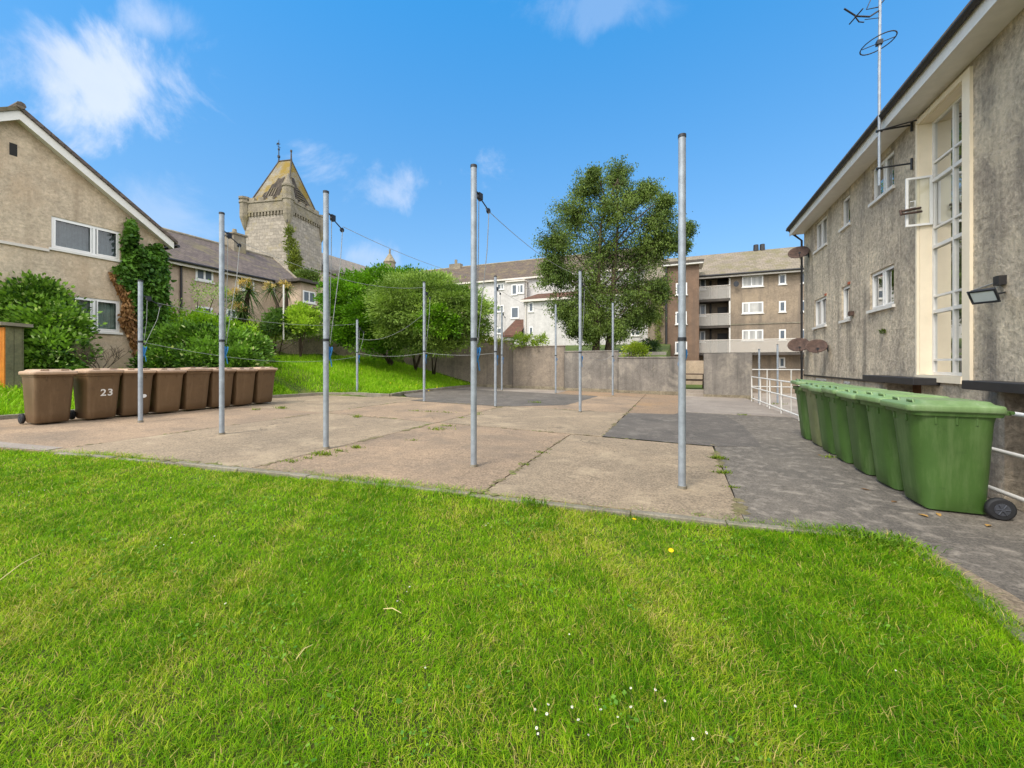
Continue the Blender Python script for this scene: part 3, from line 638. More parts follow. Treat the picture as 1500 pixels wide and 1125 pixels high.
def window(parent, W, a0, a1, z0, z1, bars=(), transoms=(), rec=.08, fw=.055, sill=.06, frame='white_upvc', glass='glass', curtain_or_reflection=None, th=.06, casement=True, cmat='curtain_or_reflection'):
    f = MB(); b0, b1 = -rec-th, -rec
    f.obox(W, a0, a0+fw, b0, b1, z0, z1); f.obox(W, a1-fw, a1, b0, b1, z0, z1)
    f.obox(W, a0+fw, a1-fw, b0, b1, z0, z0+fw); f.obox(W, a0+fw, a1-fw, b0, b1, z1-fw, z1)
    A = [a0]+[a0+(a1-a0)*t for t in bars]+[a1]
    for t in A[1:-1]: f.obox(W, t-fw*.5, t+fw*.5, b0, b1, z0+fw, z1-fw)
    for k, t in enumerate(transoms):
        zz = z0+(z1-z0)*t; f.obox(W, a0+fw, a1-fw, b0+.004, b1-.004, zz-fw*.4, zz+fw*.4)
    if casement:
        for i in range(len(A)-1):
            p, q = A[i]+fw*.8, A[i+1]-fw*.8; c = .035
            f.obox(W, p, p+c, b1, b1+.014, z0+fw*.8, z1-fw*.8); f.obox(W, q-c, q, b1, b1+.014, z0+fw*.8, z1-fw*.8)
            f.obox(W, p+c, q-c, b1, b1+.013, z0+fw*.8, z0+fw*.8+c); f.obox(W, p+c, q-c, b1, b1+.013, z1-fw*.8-c, z1-fw*.8)
    fo = f.build('window', M[frame], parent)
    bp = b0+.02 if rec > 0 else .012
    MB().quad(W(a0+fw*.5, bp, z0+fw*.5), W(a1-fw*.5, bp, z0+fw*.5), W(a1-fw*.5, bp, z1-fw*.5), W(a0+fw*.5, bp, z1-fw*.5)).build('pane', M[glass], fo)
    if curtain_or_reflection:
        c = MB(); n = int((a1-a0)/.035); bb = bp-.14
        for (u0, u1) in curtain_or_reflection:
            k0, k1 = int(n*u0), int(n*u1)
            for i in range(k0, k1):
                x, y = a0+(a1-a0)*i/n, a0+(a1-a0)*(i+1)/n
                w = lambda q: bb+.018*math.sin(q*1.9)+.01*math.sin(q*.7)
                c.add([W(x, w(i), z0), W(y, w(i+1), z0), W(y, w(i+1), z1), W(x, w(i), z1)], [(0, 1, 2, 3)], True)
        c.build('curtain_or_reflection', M[cmat], fo)
    if sill:
        s = MB(); s.obox(W, a0-.06, a1+.06, -rec, sill, z0-.07, z0-.001); s.build('sill', M['white_paint' if frame == 'white_upvc' else frame], fo)
    return fo
# ------------------------------------------------------------------ the long grey block beside the path (its wall is the plane x = 4.6)
XB = 4.6
rbk = thing('apartment_block', 'grey pebbledash block with a tall stair window rising beside the green bins', 'building', (XB, 8, 0))
WR = lambda a, b, z: (XB-b, a, z)
def rectx(x0, px0, pt, px1, pb):
    p, q = onx(px0, pt, x0), onx(px1, pb, x0); return (min(p.y, q.y), max(p.y, q.y), q.z, p.z)
wins = [rectx(XB, *r) for r in ((1192.8, 440.8, 1210.4, 475.4), (1232.8, 421.6, 1245, 467), (1274.4, 401.8, 1309.6, 445.6), (1194.4, 329.6, 1211, 356), (1232.8, 294.4, 1245, 326.4), (1277, 249, 1309.6, 272))]
low = [(wins[0][0], wins[0][1], -.15, .93), (wins[1][0], wins[1][1], -.15, .93)]
stair = (9.4, 10.82, 1.2, 6.33, False)
door1 = (10.75, 12.2, -.92, 1.0, False); door2 = (6.3, 8.5, -.92, 1.0, False)
far_wins = [(2.2, 3.6, 2.75, 3.9), (2.2, 3.6, 5.2, 6.2)]
SOF = 6.52
w = MB(); holed_wall(w, WR, -6, 18.95, -.95, SOF+.3, [tuple(h)+(True,) for h in wins+low+far_wins]+[stair, door1, door2], .1)
w.quad(WR(18.95, 0, -.95), WR(18.95, -9, -.95), WR(18.95, -9, 9), WR(18.95, 0, SOF+.3)); w.quad(WR(-6, 0, -.95), WR(-6, -9, -.95), WR(-6, -9, 9), WR(-6, 0, SOF+.3))
w.quad(WR(-6, -9, -.95), WR(18.95, -9, -.95), WR(18.95, -9, 9), WR(-6, -9, 9))
for d in (door1, door2):
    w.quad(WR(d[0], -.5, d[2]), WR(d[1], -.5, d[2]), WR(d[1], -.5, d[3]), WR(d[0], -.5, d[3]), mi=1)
    w.quad(WR(d[0], -.1, d[3]), WR(d[1], -.1, d[3]), WR(d[1], -.5, d[3]), WR(d[0], -.5, d[3])); w.quad(WR(d[1], -.1, d[2]), WR(d[1], -.5, d[2]), WR(d[1], -.5, d[3]), WR(d[1], -.1, d[3]))
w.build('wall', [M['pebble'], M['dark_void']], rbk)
for i, (h, bars) in enumerate(zip(wins, ((.5,), (), (.46,), (.5,), (), (.46,)))):
    window(rbk, WR, *h, bars=bars, rec=.05, curtain_or_reflection=None)
for h in low+far_wins: window(rbk, WR, *h, bars=(.5,), rec=.05)
br = MB()
for h in (wins[0], wins[1]):
    br.obox(WR, h[0]-.03, h[0]+.12, .0, .02, h[3]+.0, h[3]+.07)
br.build('exposed_brick', plain('orange_brick', lin(166, 92, 60), .9), rbk)
# stair window
sf = MB(); a0, a1, z0, z1 = stair[:4]; rec = .2
sf.obox(WR, 9.2, a0, -.002, .045, z0-.13, z1+.1); sf.obox(WR, a1, a1+.05, -.002, .045, z0-.13, z1+.1)
sf.obox(WR, a0, a1, -.002, .045, z1, z1+.1); sf.obox(WR, a0, a1, -rec, .06, z0-.13, z0)
sf.obox(WR, a1-.012, a1, -rec, -.002, z0, z1); sf.obox(WR, a0, a1-.012, -rec, -.002, z1-.012, z1); sf.obox(WR, a0, a0+.012, -rec, -.002, z0, z1-.012)
surr = sf.build('stair_window', M['cream'], rbk)
gf = MB(); ym = onx(1397.8, 300, XB+rec).y
tz = [onx(1397.8, py, XB+rec).z for py in (215.6, 244, 319, 349, 426.7, 451, 526.7)]
thick = (1, 3, 5)
for p, q in ((a0+.012, a0+.06), (a1-.06, a1-.012)): gf.obox(WR, p, q, -rec-.05, -rec+.012, z0, z1-.012)
gf.obox(WR, ym-.025, ym+.025, -rec-.05, -rec+.014, z0, z1-.06)
gf.obox(WR, a0+.06, a1-.06, -rec-.05, -rec+.012, z1-.06, z1-.012); gf.obox(WR, a0+.06, a1-.06, -rec-.05, -rec+.012, z0+.001, z0+.06)
for k, z in enumerate(tz):
    t = .034 if k in thick else .02
    gf.obox(WR, a0+.06, ym-.025, -rec-.05, -rec+(.03 if k in thick else .01), z-t, z+t); gf.obox(WR, ym+.025, a1-.06, -rec-.05, -rec+(.03 if k in thick else .01), z-t, z+t)
gf.build('glazing_bar', M['white_paint'], surr)
MB().quad(WR(a0, -rec-.02, z0), WR(a1, -rec-.02, z0), WR(a1, -rec-.02, z1), WR(a0, -rec-.02, z1)).build('pane', M['glass'], surr)
ir = MB(); I0, I1, D = 8.6, 10.86, -3.0
ir.quad(WR(I1, -rec-.06, .3), WR(I1, D, .3), WR(I1, D, 6.45), WR(I1, -rec-.06, 6.45)); ir.quad(WR(I0, D, .3), WR(I1, D, .3), WR(I1, D, 6.45), WR(I0, D, 6.45))
ir.quad(WR(I0, -rec-.06, .3), WR(I0, D, .3), WR(I0, D, 6.45), WR(I0, -rec-.06, 6.45)); ir.quad(WR(I0, -rec-.06, 6.45), WR(I1, -rec-.06, 6.45), WR(I1, D, 6.45), WR(I0, D, 6.45))
for z in (.3, 2.35, 4.9): ir.obox(WR, I0+.01, I1-.01, D+.01, -1.1 if z > 1 else -rec-.06, z-.16, z, mi=1)
for k in range(9): ir.obox(WR, I0+.02, I0+1.0, -1.1-.2*k-.2, -1.1-.2*k, 2.35+.2*k, 2.5+.2*k, mi=1)
ir.build('stairwell', [M['cream'], M['floor_red']], rbk)
bal = MB()
for zb in (2.35, 4.9):
    bal.obox(WR, I0+.1, I1-.05, -1.12, -1.08, zb+.9, zb+.95)
    for k in range(14): bal.obox(WR, I0+.2+.15*k, I0+.22+.15*k, -1.11, -1.09, zb, zb+.9)
bal.build('banister', M['dark_metal'], rbk)
# open casement
oc = MB(); zc0, zc1 = 4.24, 5.24; yo = a1-.03
Wc = lambda a, b, z: (XB+rec-.02-a, yo-b, z)
for p, q, r, s in ((0, .04, zc0, zc1), (.38, .42, zc0, zc1), (.04, .38, zc0, zc0+.04), (.04, .38, zc1-.04, zc1)): oc.obox(Wc, p, q, 0, .035, r, s)
oc.tube([Wc(.36, .05, 4.62), Wc(.30, .09, 4.62), Wc(.30, .09, 4.74), Wc(.36, .05, 4.74)], .008, 6)
oco = oc.build('open_casement', M['white_upvc'], rbk)
MB().quad(Wc(.02, .017, zc0+.02), Wc(.4, .017, zc0+.02), Wc(.4, .017, zc1-.02), Wc(.02, .017, zc1-.02)).build('pane', M['clear_glass'], oco)
vb = onx(1250, 459, XB); m = MB(); m.box(XB-.1, XB-.002, vb.y-.07, vb.y+.07, vb.z-.06, vb.z+.06); m.build('flue_vent', M['rust'], rbk)
# eaves
ev = MB(); XE = 4.16
ev.obox(WR, -6, 19.0, .002, XB-XE, SOF, SOF+.03); ev.build('soffit', M['white_paint'], rbk)
fa = MB(); fa.obox(WR, -6.02, 19.05, XB-XE, XB-XE+.025, SOF-.02, SOF+.24); fa.build('fascia_board', M['white_paint'], rbk)
gu = MB(); n = 8
for k in range(n):
    t0, t1 = math.pi*k/n, math.pi*(k+1)/n; c = XB-XE+.085
    A = [(c-.06*math.cos(t), SOF+.25-.06*math.sin(t)) for t in (t0, t1)]
    gu.add([WR(-6, A[0][0], A[0][1]), WR(19.08, A[0][0], A[0][1]), WR(19.08, A[1][0], A[1][1]), WR(-6, A[1][0], A[1][1])], [(0, 1, 2, 3)], True)
gu.add([WR(19.08, XB-XE+.085-.06*math.cos(math.pi*k/n), SOF+.25-.06*math.sin(math.pi*k/n)) for k in range(n+1)], [tuple(range(n+1))])
gu.build('gutter', M['black_paint'], rbk)
ro = MB(); ro.add([(XE-.12, -6.05, SOF+.26), (XE-.12, 19.1, SOF+.26), (9.2, 19.1, 9.4), (9.2, -6.05, 9.4), (XE-.12, -6.05, SOF+.32), (XE-.12, 19.1, SOF+.32), (9.2, 19.1, 9.48), (9.2, -6.05, 9.48)], [(0, 1, 2, 3), (4, 5, 6, 7), (0, 1, 5, 4), (1, 2, 6, 5), (0, 3, 7, 4)])
ro.add([(9.2, -6.05, 9.44), (9.2, 19.1, 9.44), (13.7, 19.1, SOF), (13.7, -6.05, SOF)], [(0, 1, 2, 3)])
ro.build('roof', M['slate_y'], rbk)
dp = MB(); dp.tube([(XE-.06, 18.98, SOF+.2), (XE+.1, 18.98, SOF+.02), (XB-.07, 18.98, SOF-.25), (XB-.07, 18.98, -.9)], .038, 10)
for z in (5.2, 3.4, 1.6): dp.tube([(XB-.07, 18.98, z), (XB-.07, 18.98, z+.08)], .05, 10)
dp.build('downpipe', M['black_paint'], rbk)
ledge = MB(); ledge.obox(WR, 12.3, 18.9, .002, .035, .96, 1.01); ledge.build('ledge', M['black_paint'], rbk)
for (y0, y1, zt) in ((10.1, 12.4, 1.15), (5.3, 8.68, 1.16)):
    c = MB(); c.obox(WR, y0, y1, .002, .4, zt-.14, zt); bevel(c.build('door_canopy', M['black_paint'], rbk), .01, 1)
mo = MB()
for k in range(60):
    a = 5.4+random.random()*1.7; b = .05+random.random()*.3; r = random.uniform(.02, .06); zt = 1.16
    mo.add([WR(a+r*math.cos(t), b+r*math.sin(t), zt+.001) for t in [i*math.pi/3 for i in range(6)]]+[WR(a, b, zt+r*.6)], [(i, (i+1) % 6, 6) for i in range(6)], True)
mo.build('moss_patch', M['moss'], rbk)
dr = MB(); dr.obox(WR, 6.9, 8.34, -.3, -.24, -.92, .98)
for k in range(9): dr.obox(WR, 6.93+.155*k, 7.07+.155*k, -.24, -.225, -.9, .96)
dr.build('door', M['timber'], rbk)
dr = MB(); dr.obox(WR, 11.0, 12.0, -.44, -.38, -.92, .95); dr.build('door', M['timber'], rbk)
# things fixed to this wall
pm = onx(1338, 185, XB); al = math.atan((1288-750)/F)-TH; xm = pm.y*math.tan(al); ym_ = pm.y
zb = (CZ+(HOR-272)/F*(-ST*xm+CT*ym_))
ma = thing('aerial_mast', 'tall thin television aerial mast bracketed off the grey block', 'aerial', (xm, ym_, zb))
Zm = -ST*xm+CT*ym_; zpx = lambda py: CZ+(HOR-py)/F*Zm
MB().tube([(xm, ym_, zb), (xm, ym_, zpx(100)), (xm+.02, ym_, zpx(-60))], .026, 10).build('mast', M['galv'], ma)
b = MB()
for zz in (zpx(192), zpx(247)):
    b.tube([(xm, ym_-.03, zz), (XB-.02, ym_+.02, zz+.02)], .018, 6); b.tube([(XB-.03, ym_, zz-.12), (XB-.03, ym_, zz+.12)], .02, 6); b.tube([(xm-.05, ym_, zz), (xm+.05, ym_, zz)], .032, 8)
b.tube([(xm, ym_-.03, zpx(192)), (XB-.03, ym_-.25, zpx(192)-.02)], .014, 6)
b.build('wall_bracket', M['dark_metal'], ma)
zr = zpx(63); r = MB()
r.tube([(xm+.30*math.cos(t)-.02, ym_+.30*math.sin(t), zr+.06*math.cos(t)) for t in [i*math.pi/14*1.8-2.0 for i in range(29)]], .011, 6); r.tube([(xm-.3, ym_, zr-.06), (xm+.28, ym_, zr+.06)], .009, 6); r.box(xm-.05, xm+.05, ym_-.05, ym_+.05, zr-.04, zr+.05)
r.build('ring_aerial', M['dark_metal'], ma)
y_ = MB(); zy = zpx(22)
y_.tube([(xm, ym_, zy+.1), (xm-.2, ym_-.1, zy-.05), (xm-.5, ym_-.3, zy-.1), (xm-.75, ym_-.45, zy+.02)], .018, 6); y_.tube([(xm, ym_, zy-.06), (xm-.3, ym_-.15, zy-.12)], .008, 5)
y_.tube([(xm-.45, ym_-.5, zy-.12), (xm-.55, ym_-.1, zy-.1)], .014, 5); y_.tube([(xm-.62, ym_-.6, zy-.3), (xm-.5, ym_-.45, zy-.34), (xm-.4, ym_-.4, zy-.34)], .012, 5)
y_.tube([(xm, ym_, zpx(10)), (xm-.22, ym_, zpx(9)), (xm-.1, ym_, zpx(-12)), (xm+.2, ym_, zpx(-10))], .012, 5); y_.tube([(xm, ym_, zpx(8)), (xm+.18, ym_-.05, zpx(-4)), (xm+.3, ym_-.05, zpx(6))], .014, 5)
y_.build('yagi_aerial', M['dark_metal'], ma)
fl = onx(1441, 434, 4.18); wp = onx(1472, 428, XB)
ft = thing('floodlight', 'black wall floodlight on an arm beside the tall stair window', 'light', (fl.x, fl.y, fl.z))
nrm = Vector((-.62, -.5, -.6)).normalized(); up = Vector((0, 0, 1)); ux = up.cross(nrm).normalized(); uz = nrm.cross(ux)
Wf = lambda a, b, z: tuple(fl+ux*a+nrm*b+uz*z)
m = MB(); m.obox(Wf, -.13, .13, -.05, 0, -.1, .1); m.obox(Wf, -.15, .15, 0, .02, .085, .115); m.obox(Wf, -.15, .15, 0, .02, -.115, -.085); m.obox(Wf, -.15, -.125, 0, .02, -.085, .085); m.obox(Wf, .125, .15, 0, .02, -.085, .085)
for k in range(7): m.obox(Wf, -.11+.035*k, -.1+.035*k, -.075, -.05, -.09, .09)
bevel(m.build('housing', M['dark_metal'], ft), .004, 1)
m = MB(); m.obox(Wf, -.124, .124, .001, .008, -.084, .084); m.build('lens', plain('lamp_lens', lin(206, 214, 216), .15, 0, .6, .05), ft)
m = MB(); m.tube([tuple(wp), tuple(fl+Vector((.12, .08, .02))), tuple(fl-nrm*.06)], .014, 8); m.build('arm', M['dark_metal'], ft)
jb = onx(1464, 411, XB-.05); m = MB(); m.box(jb.x-.04, jb.x+.05, jb.y-.06, jb.y+.06, jb.z-.07, jb.z+.07); m.build('junction_box', M['black_paint'], ft)
m = MB(); m.tube([(XB-.02, jb.y+.06, jb.z), (XB-.02, 9.15, jb.z-.04)], .009, 6); m.tube([(XB-.05, jb.y, jb.z-.06), (XB-.12, jb.y+.05, jb.z-.2), tuple(fl+Vector((.1, .05, .03)))], .008, 6); m.build('cable', M['grey_rope'], ft)
def dish(label, px, py, r, wall):
    c = onx(px, py, 4.25) if wall else None
    root = thing('satellite_dish', label, 'satellite dish', tuple(c), 'rusty satellite dishes on the block corner')
    n = Vector((-.25, -.8, .62)).normalized(); a = Vector((1, 0, 0)); a = (a-n*a.dot(n)).normalized(); b = n.cross(a)
    d = MB(); rings = []
    for k in range(6):
        q = k/5; rings.append([tuple(c+a*r*q*math.cos(t)+b*r*.92*q*math.sin(t)+n*(.28*r*q*q)) for t in [i*math.pi/14 for i in range(28)]])
    rings2 = [[tuple(Vector(p)-n*.018) for p in rg] for rg in reversed(rings)]
    d.loft(rings[1:]+rings2[:-1], True, True); d.build('reflector', M['rust'], root)
    ar = MB(); ar.tube([tuple(c-n*.01), tuple(c-n*.12+Vector((.08, 0, 0))), (XB, c.y+.1, c.z-.04)], .02, 8); ar.tube([(XB-.01, c.y+.1, c.z-.14), (XB-.01, c.y+.1, c.z+.08)], .025, 8)
    ar.tube([tuple(c-b*r*.9), tuple(c-b*r*.95+n*r*.9)], .01, 6); ar.box(*sum([[v-.03, v+.03] for v in (c-b*r*.95+n*r*.95)], []))
    ar.build('bracket', M['dark_metal'], root)
dish('rusty satellite dish high on the corner of the grey block', 1170, 372, .34, True)
dish('low rusty satellite dish overhanging the white railing', 1170, 507, .35, True)
dish('low rusty satellite dish on the wall beside the downpipe', 1196, 509, .30, True)
bk_ = onx(1328, 311, 4.38)
tt = thing('rusty_bracket', 'rusty iron bracket poking out of the wall beside the open casement', 'bracket', tuple(bk_))
m = MB(); m.tube([(4.25, bk_.y-.1, bk_.z), (XB, bk_.y, bk_.z+.06)], .025, 6); m.tube([(4.25, bk_.y-.1, bk_.z-.06), (XB, bk_.y-.05, bk_.z-.03)], .022, 6); m.tube([(4.25, bk_.y-.12, bk_.z-.08), (4.25, bk_.y-.08, bk_.z+.03)], .022, 6); m.build('bar', M['rust'], tt)
# ------------------------------------------------------------------ gabled house (its gable is the plane x = -17.5)
XA = -17.5
ha = thing('gabled_house', 'buff rendered house with a white edged gable and two windows above the brown bins', 'house', (XA, 5.26, 1.0))
WA = lambda a, b, z: (XA+b, a, z)
ap, yE, zE, zA = 5.26, 8.86, 5.95, 8.5; sl = (zA-zE)/(yE-ap); yW = 2*ap-yE
w1 = (5.98, 7.6, 4.93, 5.9); w2 = (5.98, 7.6, 2.48, 3.55); vent = (5.15, 5.3, 7.35, 7.7)
w = MB(); holed_wall(w, WA, yW, yE, .2, zE, [w1+(True,), w2+(True,)], .1)
w.add([WA(yW, 0, zE), WA(yE, 0, zE), WA(ap, 0, zA+.05)], [(0, 1, 2)])
w.quad(WA(yE, 0, .2), WA(yE, -9, .2), WA(yE, -9, zE), WA(yE, 0, zE)); w.quad(WA(yW, 0, .2), WA(yW, -9, .2), WA(yW, -9, zE), WA(yW, 0, zE))
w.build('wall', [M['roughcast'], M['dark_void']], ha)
window(ha, WA, *w1, bars=(.6,), rec=.03, fw=.075, curtain_or_reflection=((.0, 1.0),), cmat='pane_reflection'); window(ha, WA, *w2, bars=(.6,), rec=.03, fw=.075, curtain_or_reflection=((.0, 1.0),))  # upper window backed by a sheet painted as reflected sky, lower one curtained
m = MB(); m.obox(WA, *vent[:2], -.02, .004, *vent[2:]); m.build('vent', M['dark_void'], ha)
m = MB(); m.obox(WA, yW-.02, 5.92, .002, .06, 4.79, 4.87); m.build('string_course', M['fascia'], ha)
m = MB(); ov = .28
for s in (-1, 1):
    ye = ap+s*(yE-ap+.18); ze = zE-sl*.18
    A = [(ap, zA+.10), (ye, ze+.10), (ye, ze-.16), (ap, zA-.16)]
    m.add([WA(a, ov, z) for a, z in A]+[WA(a, ov-.04, z) for a, z in A], [(0, 1, 2, 3), (4, 5, 6, 7), (0, 1, 5, 4), (2, 3, 7, 6), (1, 2, 6, 5)])
    m.add([WA(a, b, z) for a, z in ((ap, zA-.12), (ye, ze-.12)) for b in (0, ov-.04)], [(0, 1, 3, 2)])
m.build('bargeboard', M['white_paint'], ha)
m = MB()
for s in (-1, 1):
    ye = ap+s*(yE-ap+.28); ze = zE-sl*.28
    A = [(ap, zA+.22), (ye, ze+.22), (ye, ze+.105), (ap, zA+.105)]
    m.add([WA(a, ov+.06, z) for a, z in A]+[WA(a, -9, z) for a, z in A], [(0, 1, 2, 3), (4, 5, 6, 7), (0, 1, 5, 4), (2, 3, 7, 6), (1, 2, 6, 5)])
m.tube([WA(ap, ov+.1, zA+.22), WA(ap, -9, zA+.22)], .1, 8)
m.build('roof', M['slate_y'], ha)
m = MB(); ye = ap+(yE-ap+.3); m.tube([WA(ye+.03, ov, zE-sl*.28+.06), WA(ye+.03, -4, zE-sl*.28+.06)], .055, 8); m.build('gutter', M['black_paint'], ha)
# ------------------------------------------------------------------ terrace house behind (facade x = -22)
XH = -22.0
hb = thing('terrace_house', 'pinkish buff terrace house with a long brown slate roof below the tower', 'house', (XH, 14, 3.0))
WB = lambda a, b, z: (XH+b, a, z)
XRg = XH-3.9
eR = onx(441, 415, XH+.3); zEv = onx(340, 397, XH+.25).z; yR = eR.y
zRg = onx(334, 361, XRg).z; yRg = onx(400.7, 378.7, XRg).y
w = MB(); holed_wall(w, WB, 5.5, yR-.1, 2.0, zEv, [], .1); w.quad(WB(yR-.1, 0, 2), WB(yR-.1, -7.6, 2), WB(yR-.1, -7.6, zEv), WB(yR-.1, 0, zEv)); w.build('wall', M['roughcast_b'], hb)
zl = zEv-.05
m = MB(); P = dict(e0=(XH+.35, 5.0, zl), e1=(XH+.35, yR+.25, zl), r0=(XRg, 5.0, zRg), r1=(XRg, yRg, zRg), b0=(XH-8.1, 5.0, zl), b1=(XH-8.1, yR+.25, zl))
m.add(list(P.values()), [(0, 1, 3, 2), (2, 3, 5, 4), (1, 5, 3)]); m.add([(XH+.35, 5.0, zl-.02), (XH+.35, yR+.25, zl-.02), (XH-8.1, yR+.25, zl-.02), (XH-8.1, 5, zl-.02)], [(0, 1, 2, 3)])
rf = m.build('roof', M['slate_y'], hb)
m = MB(); m.tube([(XRg, 5.0, zRg+.02), (XRg, yRg, zRg+.02)], .09, 8); m.tube([(XRg, yRg, zRg+.02), (XH+.35, yR+.25, zl+.03)], .08, 8); m.build('ridge_tile', M['stone_trim'], rf)
m = MB(); m.obox(WB, 5, yR+.2, .25, .32, zl-.2, zl-.03); m.build('fascia_board', M['fascia'], hb)
m = MB(); m.tube([WB(5, .4, zl-.03), WB(yR+.3, .4, zl-.03)], .06, 8); m.build('gutter', M['black_paint'], hb)
for px in (264, ):
    y = onx(px, 430, XH).y; m = MB(); m.tube([WB(y, .08, zl-.1), WB(y, .08, 2)], .05, 8); m.build('downpipe', M['black_paint'], hb)
for r in ((286, 391, 312, 414), (347, 404, 372, 428), (400, 418, 421, 436), (287, 448, 311, 471), (331, 452, 346, 476), (243, 381, 245, 406)):
    h = rectx(XH, *r); window(hb, WB, *h, bars=(.5,), rec=-.03, fw=.09, glass='glass_dark', casement=False, th=.05)
cx = onx(345, 350, XRg+.2); ch0, ch1 = onx(336, 341, XRg+.2), onx(354, 341, XRg+.2)
chm = MB(); ztop = ch0.z; cs = .42
cyy = (ch0.y+ch1.y)/2; hw = abs(ch1.y-ch0.y)/2
chm.box(XRg-cs, XRg+cs+.2, cyy-hw, cyy+hw, zRg-1.4, ztop-.1); chm.box(XRg-cs-.08, XRg+cs+.28, cyy-hw-.08, cyy+hw+.08, ztop-.1, ztop); chm.tube([(XRg+.1, cyy, ztop), (XRg+.1, cyy, ztop+.35)], [.14, .11], 10)
chm.build('chimney', M['stone_trim'], rf)
# jettied bay at the end of the terrace
XJ = -19.9
pj, qj = onx(441, 413, XJ), onx(470, 413, XJ); zj = onx(441, 413, XJ).z
jb_ = thing('bay_extension', 'small flat roofed rendered bay on a post at the end of the terrace house', 'building', (XJ, (pj.y+qj.y)/2, 3.0))
WJ = lambda a, b, z: (XJ+b, a, z)
zjb = onx(452, 449, XJ).z
m = MB(); m.obox(WJ, pj.y, qj.y, -2.1, 0, zjb, zj-.02); m.obox(WJ, pj.y+.6, qj.y, -2.1, -.2, 1.9, zjb); m.build('wall', M['roughcast_b'], jb_)
m = MB(); m.obox(WJ, pj.y-.35, qj.y+.35, -2.4, .3, zj, zj+.16); m.build('roof', M['lead'], jb_)
h = rectx(XJ, 443.5, 425, 461.5, 445); window(jb_, WJ, *h, bars=(.5,), rec=-.03, fw=.07, glass='glass_dark', casement=False, th=.05)
m = MB(); yp = onx(459, 470, XJ).y; m.obox(WJ, yp-.12, yp+.12, -.3, -.06, 1.8, zjb-.002); m.build('support_post', M['kerb'], jb_)
# ------------------------------------------------------------------ stone tower
ZT = 50.0; S = 3.15; rot = math.radians(11.0)
tw = thing('stone_tower', 'old stone tower with corner turrets and a lichened broken pyramid roof', 'tower')
tz_ = lambda py, Z=ZT: CZ+(HOR-py)/F*Z
zS, zP, zB = tz_(308), tz_(291), tz_(286)
m = MB(); m.box(-S, S, -S, S, -2, zS); m.build('shaft', M['stone'], tw)
m = MB(); m.box(-S-.22, S+.22, -S-.22, S+.22, zS, zS+.22); m.box(-S-.15, S+.15, -S-.15, S+.15, zS+.22, zP-.2); m.box(-S-.25, S+.25, -S-.25, S+.25, zP-.2, zP)
for k in range(13):
    t = -S+.35+k*(2*S-.7)/12
    m.box(t-.11, t+.11, -S-.2, -S, zS-.42, zS-.001); m.box(S, S+.2, t-.11, t+.11, zS-.3, zS-.001)
m.build('parapet', M['stone_trim'], tw)
for s in (0, 1):
    for k in range(4):
        t = -S+1.1+k*(2*S-2.2)/3; m = MB()
        if s == 0: m.box(t-.38, t+.38, -S-.14, -S+.3, zP+.001, zP+.45)
        else: m.box(S-.3, S+.14, t-.38, t+.38, zP+.001, zP+.45)
        m.build('merlon', M['stone_trim'], tw)
for (sx, sy, top, r) in ((1, -1, tz_(271), .62), (-1, -1, tz_(284), .62), (1, 1, tz_(290), .55), (-1, 1, tz_(290), .55)):
    m = MB(); cx, cy = sx*S, sy*S; q = lambda rr, z: [(cx+rr*math.cos(math.pi/8+i*math.pi/4), cy+rr*math.sin(math.pi/8+i*math.pi/4), z) for i in range(8)]
    m.loft([q(.08, zS-2.1), q(.3, zS-1.5), q(r*.98, zS-.5), q(r*1.02, zS+.1), q(r, zS+.2), q(r, zP-.2), q(r*1.15, zP-.15), q(r*1.15, zP), q(r, zP+.05), q(r, top-.3), q(r*1.18, top-.25), q(r*1.18, top)], smooth=False)
    if top > zP+1.3: m.loft([q(r*.9, top), q(r*.6, top+.4), q(r*.25, top+1.1), q(.05, top+1.5)], smooth=False)
    m.build('turret', M['stone_trim'], tw)
zR = tz_(229, 52.5); hr = .95; b = S-.25
m = MB(); m.add([(-b, -b, zP-.3), (b, -b, zP-.3), (b, b, zP-.3), (-b, b, zP-.3), (-hr, 0, zR), (hr, 0, zR)], [(0, 1, 5, 4), (1, 2, 5), (2, 3, 4, 5), (3, 0, 4)])
trf = m.build('roof', M['tower_roof'], tw)
def on_front(u, t, off=.06):   # u across, t up the front slope
    y0, z0, y1, z1 = -b, zP-.3, 0, zR; n = Vector((0, -(z1-z0), -(y0-y1))).normalized(); n = Vector((0, -(zR-zP), b)).normalized()
    return Vector((u, y0+(y1-y0)*t, z0+(z1-z0)*t))+n*off
def on_side(u, t, off=.06):
    n = Vector((zR-zP, 0, b-hr)).normalized(); return Vector((b+(hr-b)*t, u, zP-.3+(zR-zP+.3)*t))+n*off
m = MB(); m.add([on_front(u, t) for u, t in ((-1.3, .13), (1.2, .13), (1.25, .3), (1.0, .42), (1.05, .6), (.6, .56), (.1, .58), (-.1, .47), (-.5, .43), (-.6, .3), (-1.2, .25))], [tuple(range(11))])
m.add([on_side(u, t) for u, t in ((-1.2, .1), (1.6, .1), (1.4, .2), (.7, .33), (.1, .4), (-.3, .44), (-.5, .6), (-.95, .6), (-1.1, .35))], [tuple(range(9))])
m.build('broken_slates', M['broken'], trf)
m = MB()
for k in range(6):
    t = .17+.05*k; m.tube([on_side(-.9+.05*k, t, .12), on_side(1.0-.28*k, t, .12)], .05, 4)
for k in range(4): m.tube([on_front(-.7+.4*k, .16, .12), on_front(-.5+.35*k, .34, .12)], .05, 4)
m.build('batten', M['stone_trim'], trf)
m = MB(); m.tube([(-hr-.1, 0, zR+.05), (hr+.1, 0, zR+.05)], .1, 6)
for sx, sy in ((-1, -1), (1, -1), (1, 1)): m.tube([(sx*b, sy*b, zP-.2), (sx*hr, 0, zR+.03)], .09, 6)
